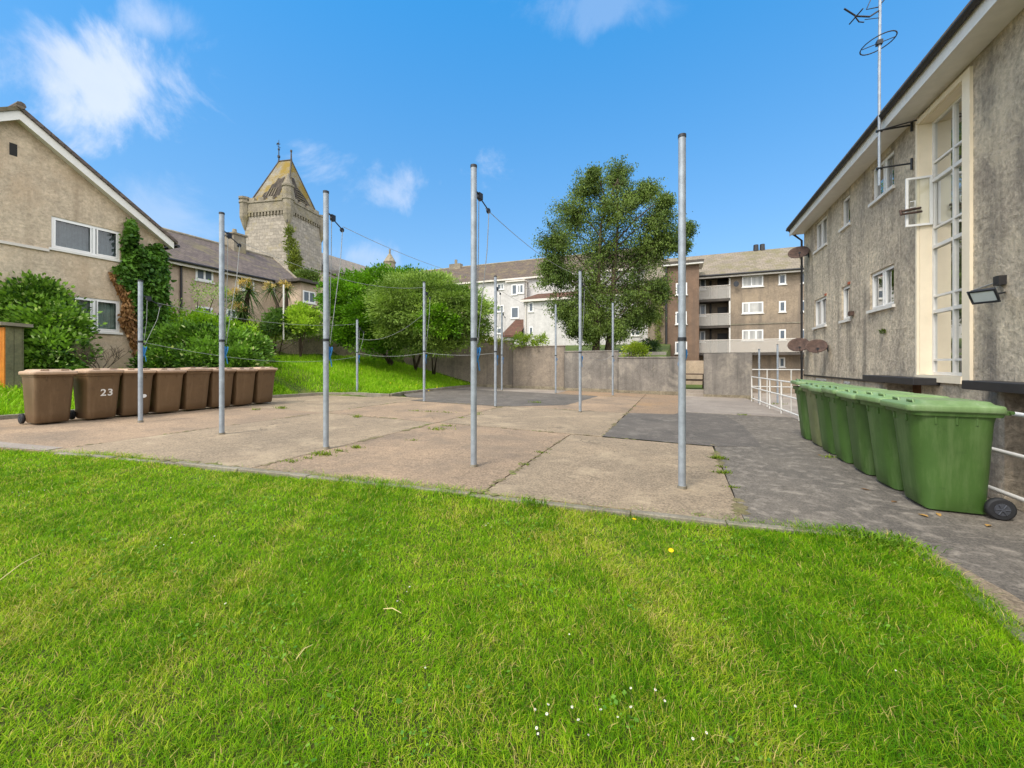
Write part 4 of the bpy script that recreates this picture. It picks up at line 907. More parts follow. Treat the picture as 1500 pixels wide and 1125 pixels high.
m.build('ridge', M['lead'], trf)
m = MB(); m.tube([(-hr, 0, zR), (-hr, 0, zR+.9), (-hr, 0, zR+2.9)], [.1, .07, .03], 6); m.tube([(-hr, 0, zR+.55), (-hr, 0, zR+.8)], .17, 8)
m.tube([(-hr, 0, zR+1.55), (-hr, 0, zR+1.75)], .13, 8); m.tube([(-hr-.35, 0, zR+2.35), (-hr+.2, 0, zR+2.35)], .05, 5); m.tube([(-hr, -.3, zR+2.0), (-hr, .3, zR+2.0)], .03, 5); m.tube([(-hr-.25, 0, zR+2.45), (-hr-.05, 0, zR+2.45)], .12, 4)
m.build('weather_vane', M['dark_metal'], tw)
m = MB(); m.tube([(hr, 0, zR), (hr, 0, zR+1.2)], [.11, .07], 6); m.tube([(hr, 0, zR+1.1), (hr, 0, zR+1.35)], .13, 6); m.build('finial', M['lead'], tw)
m = MB(); m.tube([(S+.12, -S-.3, zP+.2), (S+.12, -S-.3, zS-1.6)], .06, 6); m.build('rainwater_pipe', M['black_paint'], tw)
corner = at(422, 400, ZT); R = lambda x, y: (x*math.cos(rot)-y*math.sin(rot), x*math.sin(rot)+y*math.cos(rot)); off = R(S, -S)
tw.location = (corner.x-off[0], corner.y-off[1], 0); tw.rotation_euler.z = rot
# church range beyond the tower
XC = -47.0
cyl = onx(480, 395, XC).y; cyr = onx(545, 405, XC).y+8; zce = onx(490, 397.5, XC+.3).z; zcr = onx(495, 377.5, XC-4.5).z
ch = thing('church_range', 'long grey slate roofed stone range beyond the tower', 'building', (XC, cyl+6, 3))
m = MB(); m.box(XC-9, XC, cyl, cyr, 0, zce); m.build('wall', M['stone_low'], ch)
m = MB(); e = .4; m.add([(XC+e, cyl-.3, zce), (XC+e, cyr+.3, zce), (XC-4.5, cyr+.3, zcr), (XC-4.5, cyl-.3, zcr), (XC-9.4, cyr+.3, zce), (XC-9.4, cyl-.3, zce)], [(0, 1, 2, 3), (3, 2, 4, 5), (0, 3, 5), (1, 4, 2)]); m.build('roof', M['church_slate'], ch)
la, lb = at(438, 405, 43), at(476, 408, 43)
ln = thing('lean_to', 'low stone lean to with a slate roof at the foot of the tower', 'building', ((la.x+lb.x)/2, (la.y+lb.y)/2, 2))
dl = Vector((lb.x-la.x, lb.y-la.y, 0)); u = dl.normalized(); nl = Vector((u.y, -u.x, 0))
WL = lambda a, b_, z: tuple(Vector((la.x, la.y, z))+u*a+nl*b_)
L_ = dl.length; z0_, z1_ = tz_(397, 43), tz_(389, 44)
m = MB(); m.obox(WL, 0, L_, -3, 0, 0, z0_); m.build('wall', M['stone_low'], ln)
m = MB(); m.add([WL(-.2, .3, z0_), WL(L_+.2, .3, z0_), WL(L_+.2, -3.2, z1_), WL(-.2, -3.2, z1_), WL(L_+.2, -3.2, z0_), WL(-.2, -3.2, z0_)], [(0, 1, 2, 3), (1, 4, 2), (0, 3, 5), (0, 1, 4, 5), (2, 4, 5, 3)]); m.build('roof', M['church_slate'], ln)
sp = at(571, 384, 75); zsp = CZ+(HOR-366)/F*75
sr = thing('stone_spirelet', 'small distant stone spirelet peeping over the bright green shrub', 'spire', (sp.x, sp.y, 2))
m = MB(); q = lambda rr, z: [(sp.x+rr*math.cos(i*math.pi/4), sp.y+rr*math.sin(i*math.pi/4), z) for i in range(8)]
m.loft([q(1.0, 2), q(1.0, sp.z-.3), q(1.15, sp.z), q(.25, zsp-.8)], smooth=False); m.build('spire', M['stone_low'], sr)
m = MB(); m.tube([(sp.x, sp.y, zsp-.9), (sp.x, sp.y, zsp+.1)], .17, 8); m.build('finial', M['stone_low'], sr)
# ------------------------------------------------------------------ white apartments beyond the grey wall
wb = thing('white_apartments', 'white rendered stepped apartment block with brown tiled roofs beyond the wall', 'building', (-14, 46, 2.5))
def facade_rect(y0, px0, pt, px1, pb):
    c = ony((px0+px1)/2, (pt+pb)/2, y0); a = ony(px0, (pt+pb)/2, y0).x; b = ony(px1, (pt+pb)/2, y0).x
    return (a, b, ony((px0+px1)/2, pb, y0).z, ony((px0+px1)/2, pt, y0).z)
def WY(y0): return lambda a, b, z: (a, y0-b, z)
Y1 = 46.0; xa = ony(560, 410, Y1).x; xb = ony(965, 410, Y1).x; ze = ony(720, 411, Y1).z
m = MB(); m.box(xa, ony(690, 420, Y1).x, Y1, Y1+9, 1, ze); m.build('wall', M['roughcast_b'], wb)
m = MB(); m.box(ony(690, 420, Y1).x+.01, xb, Y1, Y1+9, 1, ze); m.build('wall', M['white_render'], wb)
m = MB(); zr_ = ony(700, 389, Y1+4.6).z
m.add([(xa-.3, Y1-.4, ze), (xb+.3, Y1-.4, ze), (xb+.3, Y1+4.6, zr_), (xa-.3, Y1+4.6, zr_), (xb+.3, Y1+9.4, ze), (xa-.3, Y1+9.4, ze)], [(0, 1, 2, 3), (3, 2, 4, 5), (0, 3, 5), (1, 4, 2)])
rw_ = m.build('roof', M['slate_x'], wb)
m = MB(); m.tube([(xa, Y1+4.6, zr_), (xb, Y1+4.6, zr_)], .13, 6); cxx = ony(668, 386, Y1+4.6); m.box(cxx.x-.9, cxx.x+.9, Y1+4.2, Y1+5, zr_-.3, zr_+.5); m.tube([(cxx.x, Y1+4.6, zr_+.5), (cxx.x, Y1+4.6, zr_+1.15)], .2, 8); m.build('chimney', M['stone_trim'], rw_)
m = MB(); m.box(xa-.2, xb+.2, Y1-.42, Y1-.3, ze-.22, ze-.02); m.build('fascia_board', M['fascia'], wb)
Y2 = 45.0; q = facade_rect(Y2, 743, 413, 768, 520)
m = MB(); m.box(q[0], q[1], Y2, Y1-.01, 1, q[3]); m.build('bay', M['white_render'], wb)
m = MB(); m.box(q[0]-.15, q[1]+.15, Y2-.25, Y1-.02, q[3]+.001, q[3]+.16); m.build('bay_coping', M['fascia'], wb)
Y3 = 43.6; q3 = facade_rect(Y3, 767, 433, 965, 520)
m = MB(); m.box(q3[0], q3[1], Y3, Y2+3, 1, q3[3]); m.build('wing', M['white_render'], wb)
m = MB(); m.add([(q3[0]-.25, Y3-.4, q3[3]-.02), (q3[1]+.2, Y3-.4, q3[3]-.02), (q3[1]+.2, Y2+.9, q3[3]+1.0), (q3[0]+.9, Y2+.9, q3[3]+1.0), (q3[1]+.2, Y2+3, q3[3]), (q3[0]-.25, Y2+3, q3[3])], [(0, 1, 2, 3), (3, 2, 4, 5), (0, 3, 5)]); m.build('roof', M['red_tile'], wb)
m = MB(); m.box(q3[0]-.2, q3[1]+.1, Y3-.42, Y3-.32, q3[3]-.28, q3[3]-.03); m.build('fascia_board', M['fascia'], wb)
Y4 = 42.6; q4 = facade_rect(Y4, 737, 491, 761, 520); zt4 = ony(750, 468.5, Y2-.05).z
m = MB(); m.box(q4[0], q4[1], Y4, Y2-.01, 1, q4[3]-.2); m.build('porch', M['white_render'], wb)
m = MB(); m.add([(q4[0]-.2, Y4-.3, q4[3]), (q4[1]+.15, Y4-.3, q4[3]), (q4[1]+.15, Y2-.02, zt4), (q4[0]+.6, Y2-.02, zt4), (q4[0]-.2, Y2-.02, q4[3])], [(0, 1, 2, 3), (0, 3, 4)]); m.box(q4[0]-.2, q4[1]+.15, Y4-.3, Y4-.1, q4[3]-.22, q4[3]-.01); m.build('porch_roof', M['red_tile'], wb)
for (y0, r, bars) in ((Y1, (728, 415.5, 738, 424.5), (.6,)), (Y1, (727.5, 447, 738, 457), (.5,)), (Y1, (727.5, 480, 735, 489), ()), (Y1, (665, 414, 680, 424), (.5,)), (Y2, (749.5, 416.5, 757.5, 432), ()), (Y2, (758, 416.5, 767, 430), (.4,)), (Y2, (748.5, 449.5, 760, 466.5), ()),
                      (Y3, (774.5, 443, 781.5, 457), ()), (Y3, (775, 478.5, 781, 492), ()), (Y3, (840, 478, 848, 490), ()), (Y3, (868, 448, 876, 461), ()), (Y3, (893, 484, 903, 493), (.5,)), (Y3, (924, 484, 938, 492), (.45,)), (Y3, (925, 446, 939, 456), (.5,)), (Y3, (889, 446, 899, 457), ())):
    window(wb, WY(y0), *facade_rect(y0, *r), bars=bars, rec=-.03, fw=.12, glass='glass_dark', casement=False, th=.06, sill=.1)
m = MB(); m.tube([(q[1]+.12, Y2+.3, q[3]-.1), (q[1]+.12, Y2+.3, 1)], .07, 6); m.tube([(q3[0]+.3, Y3-.08, q3[3]-.2), (q3[0]+.3, Y3-.08, 1)], .06, 6); m.build('downpipe', M['fascia'], wb)
# ------------------------------------------------------------------ brown flats with balconies
fb = thing('balcony_flats', 'four storey stained flats with access balconies and a mossy roof', 'building', (6, 38, -1))
YF = 38.0; YR = 39.3
x0f = ony(1070, 450, YF).x; xLf = ony(948, 450, YF).x; xm0 = ony(1022, 450, YF).x; x1f = 16.0; zeF = ony(1100, 400, YF-.4).z
m = MB(); m.box(x0f, x1f, YF, YF+9, -1.5, zeF-.02); m.box(xm0-2, x0f-.002, YR, YF+9, -1.5, zeF-.02); m.box(xLf, xm0-2.01, YF+.6, YF+9, -1.5, zeF-.02); m.build('wall', M['flat_render'], fb)
m = MB(); zrF = ony(1100, 367.5, YF+4.2).z
m.add([(xLf-.3, YF-.5, zeF), (x1f, YF-.5, zeF), (x1f, YF+4.2, zrF), (xLf-.3, YF+4.2, zrF), (x1f, YF+9.4, zeF), (xLf-.3, YF+9.4, zeF)], [(0, 1, 2, 3), (3, 2, 4, 5), (0, 3, 5), (1, 4, 2), (0, 1, 4, 5)])
rff = m.build('roof', M['moss_tile'], fb)
pc = ony(1112, 360, YF+4.2); m = MB()
for dx in (-.25, .25): m.tube([(pc.x+dx, YF+4.2, zrF-.1), (pc.x+dx, YF+4.2, zrF+.5)], [.22, .2], 8)
m.build('chimney_pot', M['black_paint'], rff)
m = MB(); m.box(xm0, x1f, YF-.55, YF-.45, zeF-.2, zeF-.03); m.build('fascia_board', M['fascia'], fb)
m = MB(); m.tube([(xm0, YF-.62, zeF), (x1f, YF-.62, zeF)], .08, 8); m.build('gutter', M['black_paint'], fb)
for (y0, r, bars) in ((YF, (1087, 404, 1118, 420), (.45,)), (YF, (1087, 442.5, 1118, 459), (.33,)), (YF, (1087, 483, 1118, 498.5), (.33, .66)), (YF, (1140.5, 401.5, 1151.5, 416.5), ()), (YF, (1141, 441, 1151, 457), ()), (YF, (1141, 482.5, 1151, 498), ()), (YF, (1173, 399, 1181, 415), ()), (YF, (1173, 440, 1181, 457), ()), (YF, (1173, 482, 1181, 498), ()), (YF, (1141, 523.5, 1150, 538), ()),
                      (YR, (1025, 408, 1034, 424), ()), (YR, (1025, 446, 1034, 463), ()), (YR, (1025, 485, 1033, 501), ())):
    window(fb, WY(y0), *facade_rect(y0, *r), bars=bars, rec=-.03, fw=.1, glass='glass_dark' if r[0] > 1120 or r[0] < 1040 else 'drape', casement=False, th=.06, sill=.08)
def zf(py, y): return ony(1050, py, y).z
for k, (pb, pt) in enumerate(((437.5, 419), (476.5, 460), (517, 498.5))):
    zs = zf(pb, YF-.1); xR = x0f-.02 if k < 2 else x1f
    m = MB(); m.box(xm0, xR, YF-.12 if k < 2 else YF-1.3, YR-.01 if k < 2 else YF-.01, zs-.22, zs)
    if k == 2: m.box(xm0, x0f-.02, YF-.009, YR-.01, zs-.22, zs)
    sl_ = m.build('balcony_slab', M['lead'], fb)
    yb = YF-.16 if k < 2 else YF-1.34; zt = zf(pt, yb)
    m = MB(); m.box(xm0+.02, xR-.02, yb, yb+.04, zs-.02, zt); m.build('balustrade_panel', M['frosted'], fb)
    m = MB(); m.tube([(xm0, yb+.02, zt+.02), (xR, yb+.02, zt+.02)], .03, 6); m.build('handrail', M['fascia'], fb)
    d = facade_rect(YR, 1051, pt-10, 1065, pb-1); m = MB(); m.box(d[0], d[1], YR-.06, YR-.001, zs+.02, d[3]); m.build('door', M['black_paint'], fb)
m = MB(); m.box(x0f-.12, x0f-.005, YF-.1, YF+.02, zf(517, YF), zeF-.22); m.build('balcony_post', M['white_paint'], fb)
m = MB(); xx = ony(1041, 450, YR-.1).x; m.tube([(xx, YR-.1, zeF-.1), (xx, YR-.1, -1)], .07, 8); m.build('downpipe', M['black_paint'], fb)
m = MB(); zsc = zf(475.5, YF); m.box(x0f, x1f, YF-.05, YF-.002, zsc-.08, zsc); m.build('string_course', M['kerb'], fb)
ds = facade_rect(YF-.2, 1072, 398, 1080, 406); m = MB(); c = Vector((ds[0]+.3, YF-.3, ds[2]-.6))
m.loft([[(c.x+.2*q*math.cos(t), c.y-.1*q*q, c.z+.24*q*math.sin(t)) for t in [i*math.pi/8 for i in range(16)]] for q in (.1, .5, 1)]); m.build('dish', M['dark_metal'], fb)
stw = thing('stair_tower', 'red brown rendered stair tower with three white windows, flat capped', 'building', (0, 36, 0))
YS = 36.0; qs = facade_rect(YS, 977, 389, 1024, 540)
m = MB(); m.box(qs[0], qs[1], YS, YF-.005, -1.2, qs[3]); m.build('wall', M['brown_brick'], stw)
m = MB(); m.box(qs[0]-.35, qs[1]+.35, YS-.4, YF-.005, qs[3]+.14, qs[3]+.32); m.build('roof', M['lead'], stw)
m = MB(); m.box(qs[0]-.3, qs[1]+.3, YS-.35, YF-.01, qs[3]+.001, qs[3]+.139); m.build('fascia_board', M['white_paint'], stw)
for r in ((990, 414.5, 1006.5, 432), (989.5, 456.5, 1006, 475), (989, 500.5, 1006.5, 518)): window(stw, WY(YS), *facade_rect(YS, *r), bars=(.5,), rec=-.03, fw=.1, glass='glass_dark', casement=False, th=.06, sill=.1)
m = MB(); m.tube([(qs[0]-.05, YS-.08, qs[3]), (qs[0]-.05, YS-.08, 0)], .08, 8); m.build('downpipe', M['black_paint'], stw)
# the far block end wall with the greenish stain, left of the stair tower
ew = thing('plain_block', 'plain beige end wall between the white apartments and the stair tower', 'building', (-3, 37, 0))
qe = facade_rect(YF-1.2, 949, 430, 974.5, 540); m = MB(); m.box(qe[0], qe[1]-.02, YF-1.2, YF+.55, 0, qe[3]); m.build('wall', M['flat_render'], ew)
m = MB(); m.box(qe[0]-.2, qe[1]+.0, YF-1.35, YF+.55, qe[3]+.001, qe[3]+.15); m.build('roof', M['lead'], ew)
# low planter wall beyond the boundary wall, and shed
lw = thing('planter_wall', 'low grey wall behind the boundary wall below the beige block', 'wall', (-1.5, 23, 1.4))
m = MB(); a, b_ = ony(862, 515, 23).x, ony(976, 518, 23).x; m.box(a, b_, 23, 23.25, .5, ony(900, 516, 23).z); m.build('wall_section', M['render_wall'], lw)
# ------------------------------------------------------------------ shed at the left edge
s0_ = at(8, 560, 9.9); zt = at(8, 478, 9.9).z
sh = thing('garden_shed', 'small low shed with an orange boarded door under a flat felt roof', 'shed', (s0_.x, s0_.y, s0_.z))
zg = s0_.z; D1, L1 = 1.0, .3
m = MB(); m.box(s0_.x-.02, s0_.x+.0, s0_.y, s0_.y+L1, zg-.2, zt); m.box(s0_.x-1.4, s0_.x-.021, s0_.y+.02, s0_.y+L1, zg-.2, zt); 
for k in range(2): m.box(s0_.x+.001, s0_.x+.016, s0_.y+.135*k+.004, s0_.y+.135*k+.13, zg-.2, zt)
m.build('wall', surf('green_grey_boards', lin(116, 112, 82), lin(92, 92, 72), 2, .85, 20, .4, .3), sh)
m = MB()
for k in range(9): m.box(s0_.x-.155*(k+1)+.006, s0_.x-.155*k-.004, s0_.y-.02, s0_.y+.018, zg-.15, zt-.02)
m.build('door', surf('orange_boards', lin(206, 130, 46), lin(180, 106, 36), 3, .6, 20, .3, .2), sh)
m = MB(); m.add([(s0_.x-1.5, s0_.y-.12, zt+.02), (s0_.x+.14, s0_.y-.12, zt+.02), (s0_.x+.14, s0_.y+L1+.12, zt+.0), (s0_.x-1.5, s0_.y+L1+.12, zt+.0)]+[(s0_.x-1.5, s0_.y-.12, zt+.1), (s0_.x+.14, s0_.y-.12, zt+.1), (s0_.x+.14, s0_.y+L1+.12, zt+.08), (s0_.x-1.5, s0_.y+L1+.12, zt+.08)], [(0, 1, 2, 3), (4, 5, 6, 7), (0, 1, 5, 4), (1, 2, 6, 5), (2, 3, 7, 6), (3, 0, 4, 7)]); m.build('roof', M['kerb'], sh)
# ------------------------------------------------------------------ light settings
SUN = (198, 50, 1.5, 16)            # azimuth, elevation, strength, angle
SKY = (.15, (.62, 1.0, 1.36, 1), (.20, .985, 1.68, 1))
CLOUDC = ((2.4, 2.75, 3.5, 1), (3.05, 3.3, 3.8, 1))
BANKC = ((6.0, 6.2, 6.6, 1), (9.5, 9.5, 9.5, 1))
EXPOSURE = 1.0
CLOUDS = [(125, 122, 215, 85, .85, .485, .1), (228, 35, 75, 42, .5, .52), (478, 246, 75, 36, .5, .52), (615, 265, 115, 46, .5, .52), (250, 315, 95, 60, .3, .5), (520, 375, 80, 34, .45, .48), (870, 5, 170, 40, .22, .52)]
# ------------------------------------------------------------------ foliage
M['leaf'] = leaf_mat('leaf', .26); M['grass'] = leaf_mat('grass_blade', .3, .6, .12); M['petal'] = plain('white_petal', lin(226, 224, 214), .7, 0, .2, .05)
M['yellow'] = plain('yellow_flower', lin(236, 196, 20), .7, 0, .2, .08)
M['bark'] = surf('bark', lin(92, 78, 62), lin(64, 54, 44), 4, .95, 26, .6, .8, .02)
M['straw'] = plain('dry_straw', lin(206, 190, 128), .8, 0, .2, .1)
def unit(A): return A/np.maximum(np.linalg.norm(A, axis=1, keepdims=True), 1e-6)
def leaf_mesh(name, P, T, L, Wd, C, fold=.0):
    n = len(P); T = unit(T); R = RNG.normal(size=(n, 3)); B = unit(np.cross(T, R)); Nn = np.cross(B, T)
    L = L[:, None]; Wd = Wd[:, None]
    V = np.stack([P, P+T*L*.45+B*Wd+Nn*L*fold, P+T*L, P+T*L*.45-B*Wd+Nn*L*fold], 1).reshape(-1, 3)
    Fc = np.arange(4*n).reshape(-1, 4); return mesh_np(name, V, Fc, np.repeat(C, 4, 0))
def clump_leaves(clumps, n_sub, sub_r, per, size, cols, droop=0.0, wide=.42, out=.9, fill=.18, rough=.18, flat=1.0, down=.55, var=.22, axis=None):
    cs = np.array([c[0] for c in clumps], float); rs = np.array([(c[1] if hasattr(c[1], '__len__') else (c[1],)*3) for c in clumps], float)
    wt = (rs.prod(1))**(2/3); idx = RNG.choice(len(cs), n_sub, p=wt/wt.sum())
    D = unit(RNG.normal(size=(n_sub, 3))); flip = (D[:, 2] < -.25) & (RNG.random(n_sub) < down); D[flip, 2] *= -1
    k = (.72+.32*RNG.random(n_sub)**.6)*(1+rough*wob(cs[idx]+D*rs[idx], 2.2, 3.1))
    S = cs[idx]+D*rs[idx]*k[:, None]
    tone = np.clip(.5+.5*wob(S, 1.7, 1.3)+RNG.normal(0, .18, n_sub), 0, 1)
    rep = np.repeat(np.arange(n_sub), per); n = len(rep)
    Q = RNG.normal(size=(n, 3))*(.55, .55, .55*flat); P = S[rep]+Q*sub_r
    T = D[rep]*out+unit(Q)*.7+RNG.normal(size=(n, 3))*.35+np.array([0, 0, .15-droop])
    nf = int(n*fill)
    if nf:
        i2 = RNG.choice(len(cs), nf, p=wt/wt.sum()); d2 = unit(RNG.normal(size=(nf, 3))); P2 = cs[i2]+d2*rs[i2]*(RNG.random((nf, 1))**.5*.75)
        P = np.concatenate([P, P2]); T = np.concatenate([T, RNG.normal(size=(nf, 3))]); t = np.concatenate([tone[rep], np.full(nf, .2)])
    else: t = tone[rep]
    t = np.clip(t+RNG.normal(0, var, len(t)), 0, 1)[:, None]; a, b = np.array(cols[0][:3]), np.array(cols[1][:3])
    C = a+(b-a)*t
    if len(cols) > 2:
        m = RNG.random(len(C)) < cols[3]; C[m] = np.array(cols[2][:3])*(.8+.4*RNG.random((m.sum(), 1)))
    L = size*(.65+.7*RNG.random(len(P))); return P, T, L, L*wide*.5, C
def stems(base, tops, r0, parent, name='stem', mat='bark', bend=.15):
    m = MB()
    for t in tops:
        t = Vector(t); b = Vector(base)+Vector((random.uniform(-.08, .08), random.uniform(-.08, .08), 0)); mid = (b+t)*.5+Vector((random.uniform(-bend, bend), random.uniform(-bend, bend), .1))
        m.tube([b, b*.6+mid*.4, mid, t*.6+mid*.4, t], [r0, r0*.85, r0*.65, r0*.45, r0*.2], 6)
    return m.build(name, M[mat], parent)
def plant(name, label, cat, clumps, n_sub, sub_r, per, size, cols, group=None, stem_r=.04, base=None, stem_n=99, **kw):
    c0 = Vector(clumps[0][0]); low = min((c[0][2]-(c[1][2] if hasattr(c[1], '__len__') else c[1])) for c in clumps)
    b = Vector(base) if base else Vector((c0.x, c0.y, terrain(c0.x, c0.y)))
    r = thing(name, label, cat, b, group)
    P, T, L, Wd, C = clump_leaves(clumps, n_sub, sub_r, per, size, cols, **kw)
    link('crown', leaf_mesh('crown', P-np.array(b), T, L, Wd, C), M['leaf'], r)
    stems(b, [c[0] for c in clumps[:stem_n]], stem_r, r, 'stem'); return r
def px_clumps(L): return [(tuple(at(px, py, Z)), (rx/F*Z, dz_ if (dz_ := (rest[0] if rest else rx/F*Z)) else 0, (rest[1] if len(rest) > 1 else rx)/F*Z)) for px, py, Z, rx, *rest in L]
G1, G2 = lin(62, 92, 24), lin(110, 142, 44)
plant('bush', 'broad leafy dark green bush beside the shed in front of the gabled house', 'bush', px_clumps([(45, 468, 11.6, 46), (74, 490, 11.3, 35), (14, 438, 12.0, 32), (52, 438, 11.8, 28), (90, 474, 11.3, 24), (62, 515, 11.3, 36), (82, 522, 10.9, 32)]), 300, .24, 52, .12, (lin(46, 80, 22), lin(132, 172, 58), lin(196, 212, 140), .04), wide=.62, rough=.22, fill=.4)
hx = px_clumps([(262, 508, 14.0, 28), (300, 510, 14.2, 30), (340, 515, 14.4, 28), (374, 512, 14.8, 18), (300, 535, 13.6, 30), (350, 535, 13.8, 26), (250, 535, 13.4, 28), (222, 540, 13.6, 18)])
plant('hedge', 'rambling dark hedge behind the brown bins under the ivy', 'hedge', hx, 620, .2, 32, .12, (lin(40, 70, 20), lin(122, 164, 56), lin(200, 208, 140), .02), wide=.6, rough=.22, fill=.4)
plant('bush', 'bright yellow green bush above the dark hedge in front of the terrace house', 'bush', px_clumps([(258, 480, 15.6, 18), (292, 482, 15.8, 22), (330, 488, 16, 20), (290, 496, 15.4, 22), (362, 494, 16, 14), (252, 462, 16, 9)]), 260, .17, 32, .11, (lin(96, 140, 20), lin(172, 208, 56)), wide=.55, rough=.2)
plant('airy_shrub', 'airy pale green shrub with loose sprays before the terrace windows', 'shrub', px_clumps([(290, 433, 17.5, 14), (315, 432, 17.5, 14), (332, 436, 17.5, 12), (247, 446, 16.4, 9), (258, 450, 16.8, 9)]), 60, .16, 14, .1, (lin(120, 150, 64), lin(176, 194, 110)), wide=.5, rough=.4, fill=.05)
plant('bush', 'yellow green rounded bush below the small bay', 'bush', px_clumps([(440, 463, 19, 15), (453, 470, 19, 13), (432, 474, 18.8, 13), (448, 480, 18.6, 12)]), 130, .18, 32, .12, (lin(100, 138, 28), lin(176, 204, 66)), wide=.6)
plant('bush', 'dark green bush under the slim cabbage palm', 'bush', px_clumps([(405, 470, 19.3, 13), (418, 478, 18.8, 12), (395, 480, 18.6, 9)]), 80, .18, 30, .13, (lin(46, 76, 28), lin(104, 138, 58)), wide=.5)
plant('wall_top_weeds', 'fresh green weeds and pale flowers along the top of the stone garden wall', 'weeds', px_clumps([(385, 490, 19.2, 16, .4, 8), (405, 491, 19.4, 16, .4, 8), (425, 490, 19.6, 16, .4, 8), (445, 488, 20, 16, .4, 7), (465, 486, 20.3, 14, .4, 7), (365, 482, 18.8, 14, .4, 12), (345, 484, 18.3, 14, .4, 12)]), 210, .16, 26, .1, (lin(104, 132, 34), lin(168, 186, 70), lin(226, 222, 196), .05), wide=.4, stem_r=.015)
# ivy on the gable
poly = [(183, 320), (193, 326), (198, 352), (206, 374), (212, 361), (229, 356), (241, 372), (242, 500), (236, 522), (208, 522), (196, 470), (182, 430), (168, 412), (164, 392), (178, 386), (176, 345)]
def inpoly(x, y, P):
    c = False; j = len(P)-1
    for i in range(len(P)):
        if (P[i][1] > y) != (P[j][1] > y) and x < (P[j][0]-P[i][0])*(y-P[i][1])/(P[j][1]-P[i][1])+P[i][0]: c = not c
        j = i
    return c
def wall_leaves(poly, n, depth, size, cols, XW, wide=.7):
    P = []
    while len(P) < n:
        x, y = random.uniform(min(p[0] for p in poly), max(p[0] for p in poly)), random.uniform(min(p[1] for p in poly), max(p[1] for p in poly))
        if inpoly(x, y, poly):
            p = onx(x, y, XW); d = abs(random.gauss(0, depth))*(.4+.6*max(0, math.sin(p.y*3+1.3)*math.cos(p.z*2.3+p.y)+.5)); P.append((XW+.02+d, p.y, p.z))
    P = np.array(P); T = np.stack([np.full(n, .5), RNG.normal(0, .5, n), RNG.normal(-.5, .4, n)], 1)
    t = np.clip(.5+.45*wob(P, 2.4, .7)+RNG.normal(0, .2, n), 0, 1)[:, None]; C = np.array(cols[0][:3])+(np.array(cols[1][:3])-np.array(cols[0][:3]))*t
    L = size*(.6+.8*RNG.random(n)); return P, T, L, L*wide*.5, C
ib = onx(222, 530, XA+.25); iv = thing('ivy', 'dark green ivy climbing the corner of the gabled house', 'ivy', tuple(ib))
P, T, L, Wd, C = wall_leaves(poly, 11000, .2, .13, (lin(42, 76, 24), lin(112, 156, 56)), XA)
link('crown', leaf_mesh('crown', P-np.array(ib), T, L, Wd, C), M['leaf'], iv)
m = MB()
for (x0, y0, x1, y1) in ((225, 525, 190, 330), (230, 520, 215, 362), (235, 520, 236, 375), (215, 520, 172, 395)):
    pts = [onx(x0+(x1-x0)*t+3*math.sin(7*t), y0+(y1-y0)*t, XA+.03) for t in (0, .2, .4, .6, .8, 1)]; m.tube(pts, [.04, .035, .03, .022, .016, .008], 6)
m.build('stem', M['bark'], iv)
dpoly = [(158, 398), (170, 402), (184, 425), (196, 460), (207, 505), (206, 524), (196, 520), (184, 486), (172, 470), (178, 440), (168, 420)]
db = onx(200, 530, XA+.25); dv = thing('dead_ivy', 'dried brown dead ivy hanging beside the lower gable window', 'ivy', tuple(db))
P, T, L, Wd, C = wall_leaves(dpoly, 3400, .12, .12, (lin(124, 84, 46), lin(200, 156, 104)), XA, .5); T[:, 2] -= .8
link('crown', leaf_mesh('crown', P-np.array(db), T, L, Wd, C), M['leaf'], dv)
m = MB()
for k in range(12):
    a, b = random.choice(dpoly), random.choice(dpoly); pts = [onx(a[0]+(b[0]-a[0])*t, a[1]+(b[1]-a[1])*t, XA+.05) for t in (0, .5, 1)]; m.tube(pts, .008, 4)
m.build('stem', M['timber'], dv)
# bare twiggy shrub
tb = at(147, 548, 10.8); ts = thing('bare_shrub', 'bare twiggy shrub against the gable behind the second brown bin', 'shrub', tuple(tb)); m = MB()
def twig(p, d, L, r, k):
    q = p+d*L; m.tube([p, (p+q)/2+Vector((random.uniform(-.03, .03), random.uniform(-.03, .03), 0)), q], [r, r*.8, r*.6], 5)
    if k:
        for j in range(3): twig(p+d*L*random.uniform(.5, 1), (d+Vector((random.uniform(-.8, .8), random.uniform(-.8, .8), random.uniform(-.15, .5)))).normalized(), L*.68, r*.6, k-1)
for k in range(5): twig(Vector(tb), Vector((random.uniform(-.6, .6), random.uniform(-.9, .9), 1)).normalized(), .48, .016, 3)
m.build('stem', M['bark'], ts)
